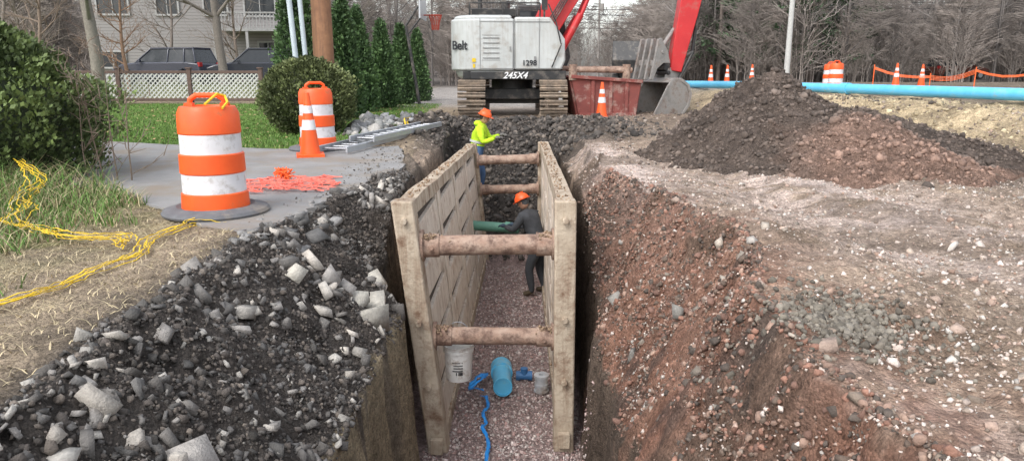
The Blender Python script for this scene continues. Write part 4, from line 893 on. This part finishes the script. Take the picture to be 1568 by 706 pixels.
# ------------------------------------------------------------------ workers
def tone(n,c,r=.85,**k): return mat(n,c,tuple(v*.6 for v in c),rough=r,scale=12,bump=.5,bscale=22,**k)
def worker(loc,rz,J,mats,hatrot=0):
    e=empty('construction_worker',loc,rz)
    names=list(J['pts'].keys()); P=[Vector(J['pts'][n][:3]) for n in names]; R=[J['pts'][n][3] for n in names]; G=J['edges']
    me=bpy.data.meshes.new('body'); me.from_pydata([p[:] for p in P],[(names.index(a),names.index(b)) for a,b,_ in G],[]); o=bpy.data.objects.new('body_tmp',me); COL.objects.link(o)
    md=o.modifiers.new('k','SKIN'); sv=me.skin_vertices[0].data
    for i,r in enumerate(R): sv[i].radius=(r,r); sv[i].use_root=(names[i]=='pelvis')
    s2=o.modifiers.new('s','SUBSURF'); s2.levels=2; s2.render_levels=2
    dg=bpy.context.evaluated_depsgraph_get(); dg.update(); em=bpy.data.meshes.new_from_object(o.evaluated_get(dg)); bpy.data.objects.remove(o)
    em.materials.clear()
    for m_ in mats: em.materials.append(m_)
    segs=[(P[names.index(a)],P[names.index(b)],g) for a,b,g in G]
    for f in em.polygons:
        c=f.center; best=1e9
        for a,b,g in segs:
            ab=b-a; t=max(0,min(1,(c-a).dot(ab)/ab.length_squared)); d=(c-a-ab*t).length
            if d<best: best=d; gi=g
        f.material_index=gi; f.use_smooth=True
    em.name='body'; ob=bpy.data.objects.new('body',em); COL.objects.link(ob); ob.parent=e
    hd=Vector(J['head']); Rm=Matrix.Rotation(J.get('nod',.3),3,'Y'); m=MB()
    m.sph(hd,(.092,.076,.118),0,18,Rm); m.sph(hd+Rm@Vector((.02,0,-.06)),(.07,.058,.06),0,14,Rm)
    m.sph(hd+Rm@Vector((.095,0,-.015)),(.02,.014,.024),0,8,Rm)
    for s in(-1,1): m.sph(hd+Rm@Vector((-.005,s*.078,-.01)),(.018,.01,.03),0,8,Rm); m.sph(hd+Rm@Vector((.082,s*.03,.015)),(.01,.013,.008),1,8,Rm)
    m.box(hd+Rm@Vector((.083,0,-.058)),(.01,.045,.01),Rm,1); m.sph(hd+Rm@Vector((-.03,0,-.0)),(.078,.08,.085),1,14,Rm)
    m.obj('head',[J['skin'],J['hair']],e)
    h=MB(); hc=hd+Rm@Vector((-.003,0,.035)); h.sph(hc,(.135,.115,.125),0,24,Rm,zmin=0.0)
    h.lathe([(.11,.0),(.150,-.004),(.153,.006),(.12,.014)],hc,28,0,Rm); h.sph(hc+Rm@Vector((.10,0,.0)),(.085,.085,.012),0,14,Rm); h.box(hc+Rm@Vector((0,0,.123)),(.16,.025,.015),Rm)
    h.obj('hard_hat',orange,e)
    for side in('L','R'):
        w=P[names.index('wr'+side)]; el=P[names.index('el'+side)]; d=(w-el).normalized(); a=d.cross(Vector((0,0,1))).normalized(); dn=a.cross(d).normalized(); k=MB()
        k.sph(w+d*.06,(.05,.05,.035),0,12)
        for i in range(4):
            b0=w+d*.085+a*(i-1.5)*.022; L=(.07,.08,.075,.06)[i]; b1=b0+d*L*.55-dn*.012; b2=b1+d*L*.35-dn*.03; k.cyl(b0,b1,.0105,.010,8); k.cyl(b1,b2,.010,.008,8); k.sph(b1,.0103,0,8); k.sph(b2,.008,0,8)
        b0=w+d*.03+a*.035; b1=b0+a*.035+d*.03; b2=b1+d*.03-dn*.015; k.cyl(b0,b1,.013,.011,8); k.cyl(b1,b2,.011,.009,8); k.sph(b2,.009,0,8)
        k.obj('hand_'+side.lower(),J['glove'],e)
    return e
skin=mat('skin',(.45,.26,.18),(.4,.22,.15),rough=.6); hair=mat('dark_hair',(.03,.02,.015),rough=.8)
hiv=tone('hi_vis_yellow',(.62,.92,.03)); jeans=tone('blue_jeans',(.10,.18,.34)); boots=tone('work_boots',(.12,.09,.055)); sil=mat('silver_tape',(.6,.6,.6),rough=.3)
dgrey=tone('dark_hoodie',(.065,.07,.08)); dpant=tone('dark_trousers',(.05,.055,.063))
E=[('pelvis','waist',1),('waist','chest',0),('chest','collar',0),('collar','neck',0),('collar','shL',0),('shL','elL',0),('elL','wrL',0),('collar','shR',0),('shR','elR',0),('elR','wrR',0),
 ('pelvis','hipL',1),('hipL','knL',1),('knL','anL',1),('anL','toL',2),('pelvis','hipR',1),('hipR','knR',1),('knR','anR',1),('anR','toR',2)]
J1=dict(pts=dict(pelvis=(0,0,.95,.15),waist=(.02,0,1.08,.155),chest=(.06,0,1.27,.175),collar=(.10,0,1.42,.14),neck=(.14,0,1.53,.07),
 shL=(.11,.19,1.42,.085),elL=(.24,.25,1.19,.065),wrL=(.46,.14,1.27,.042),shR=(.10,-.19,1.42,.085),elR=(.16,-.27,1.16,.065),wrR=(.40,-.2,1.24,.042),
 hipL=(.0,.11,.86,.11),knL=(.10,.13,.48,.08),anL=(.05,.14,.1,.055),toL=(.22,.15,.04,.045),hipR=(0,-.11,.86,.11),knR=(.03,-.13,.48,.08),anR=(-.08,-.14,.1,.055),toR=(.1,-.15,.04,.045)),
 edges=E,head=(.175,0,1.64),nod=.35,skin=skin,hair=hair,glove=tone('grey_glove',(.18,.17,.16)))
w1=worker((-.72,14.55,-1.32),-.1,J1,[hiv,jeans,boots])
m=MB()
def band(c,r,R=None,w=.045):
    m.lathe([(r,-w/2),(r+.006,-w/2),(r+.006,w/2),(r,w/2)],c,24,0,R)
band((.035,0,1.16),.168,Matrix.Rotation(.2,3,'Y')); m.obj('reflective_band',sil,w1)
m=MB(); m.sph((.04,0,1.52),(.09,.11,.06),0,14); m.obj('hood',hiv,w1)
J2=dict(pts=dict(pelvis=(-.05,0,.93,.145),waist=(.02,0,1.06,.15),chest=(.10,0,1.24,.17),collar=(.18,0,1.38,.135),neck=(.23,0,1.48,.075),
 shL=(.18,.19,1.37,.085),elL=(.33,.22,1.14,.062),wrL=(.55,.12,1.16,.042),shR=(.18,-.19,1.37,.085),elR=(.29,-.24,1.11,.062),wrR=(.51,-.16,1.14,.042),
 hipL=(-.05,.11,.85,.11),knL=(.08,.14,.48,.08),anL=(0,.16,.1,.055),toL=(.17,.17,.04,.045),hipR=(-.05,-.11,.85,.11),knR=(.03,-.13,.48,.08),anR=(-.08,-.15,.1,.055),toR=(.1,-.17,.04,.045)),
 edges=E,head=(.275,0,1.59),nod=.5,skin=skin,hair=tone('neck_gaiter',(.10,.11,.12)),glove=tone('blue_glove',(.05,.08,.12)))
worker((.42,11.75,-2.5),math.radians(150),J2,[dgrey,dpant,boots])
# ------------------------------------------------------------------ world, light, camera
W=bpy.data.worlds.new('World'); S.world=W; W.use_nodes=True; nt=W.node_tree; bg=nt.nodes['Background']
sky=nt.nodes.new('ShaderNodeTexSky'); sky.sky_type='NISHITA'; sky.sun_disc=False; sky.sun_elevation=math.radians(48); sky.sun_rotation=math.radians(215); sky.dust_density=3; sky.air_density=1.2
hs=nt.nodes.new('ShaderNodeHueSaturation'); hs.inputs['Saturation'].default_value=.30; nt.links.new(sky.outputs[0],hs.inputs['Color'])
tc=nt.nodes.new('ShaderNodeTexCoord'); nz=nt.nodes.new('ShaderNodeTexNoise'); nz.inputs['Scale'].default_value=3; nz.inputs['Detail'].default_value=6; mp=nt.nodes.new('ShaderNodeMapping'); mp.inputs['Scale'].default_value=(1,1,3); nt.links.new(tc.outputs['Generated'],mp.inputs[0]); nt.links.new(mp.outputs[0],nz.inputs[0])
mr=nt.nodes.new('ShaderNodeMapRange'); mr.inputs['From Min'].default_value=.35; mr.inputs['From Max'].default_value=.65; mr.inputs['To Min'].default_value=1.95; mr.inputs['To Max'].default_value=2.35; nt.links.new(nz.outputs['Fac'],mr.inputs['Value'])
vm=nt.nodes.new('ShaderNodeVectorMath'); vm.operation='SCALE'; nt.links.new(hs.outputs[0],vm.inputs[0]); nt.links.new(mr.outputs[0],vm.inputs['Scale']); nt.links.new(vm.outputs[0],bg.inputs['Color']); bg.inputs['Strength'].default_value=.15
sl=bpy.data.lights.new('sun','SUN'); sl.energy=1.0; sl.angle=math.radians(25); sl.color=(1,.98,.95); so=bpy.data.objects.new('sun',sl); COL.objects.link(so)
el=math.radians(48); az=math.radians(215); d=Vector((math.sin(az)*math.cos(el),math.cos(az)*math.cos(el),math.sin(el))); so.rotation_euler=d.to_track_quat('Z','Y').to_euler()
cam=bpy.data.cameras.new('camera'); co=bpy.data.objects.new('camera',cam); COL.objects.link(co); cam.lens=25.26; cam.sensor_width=36; cam.clip_end=2000; cam.clip_start=.05
co.location=(0,0,1.3); co.rotation_euler=(math.radians(90-12.8),0,0); S.camera=co
S.view_settings.view_transform='Standard'; S.view_settings.look='None'; S.view_settings.exposure=0
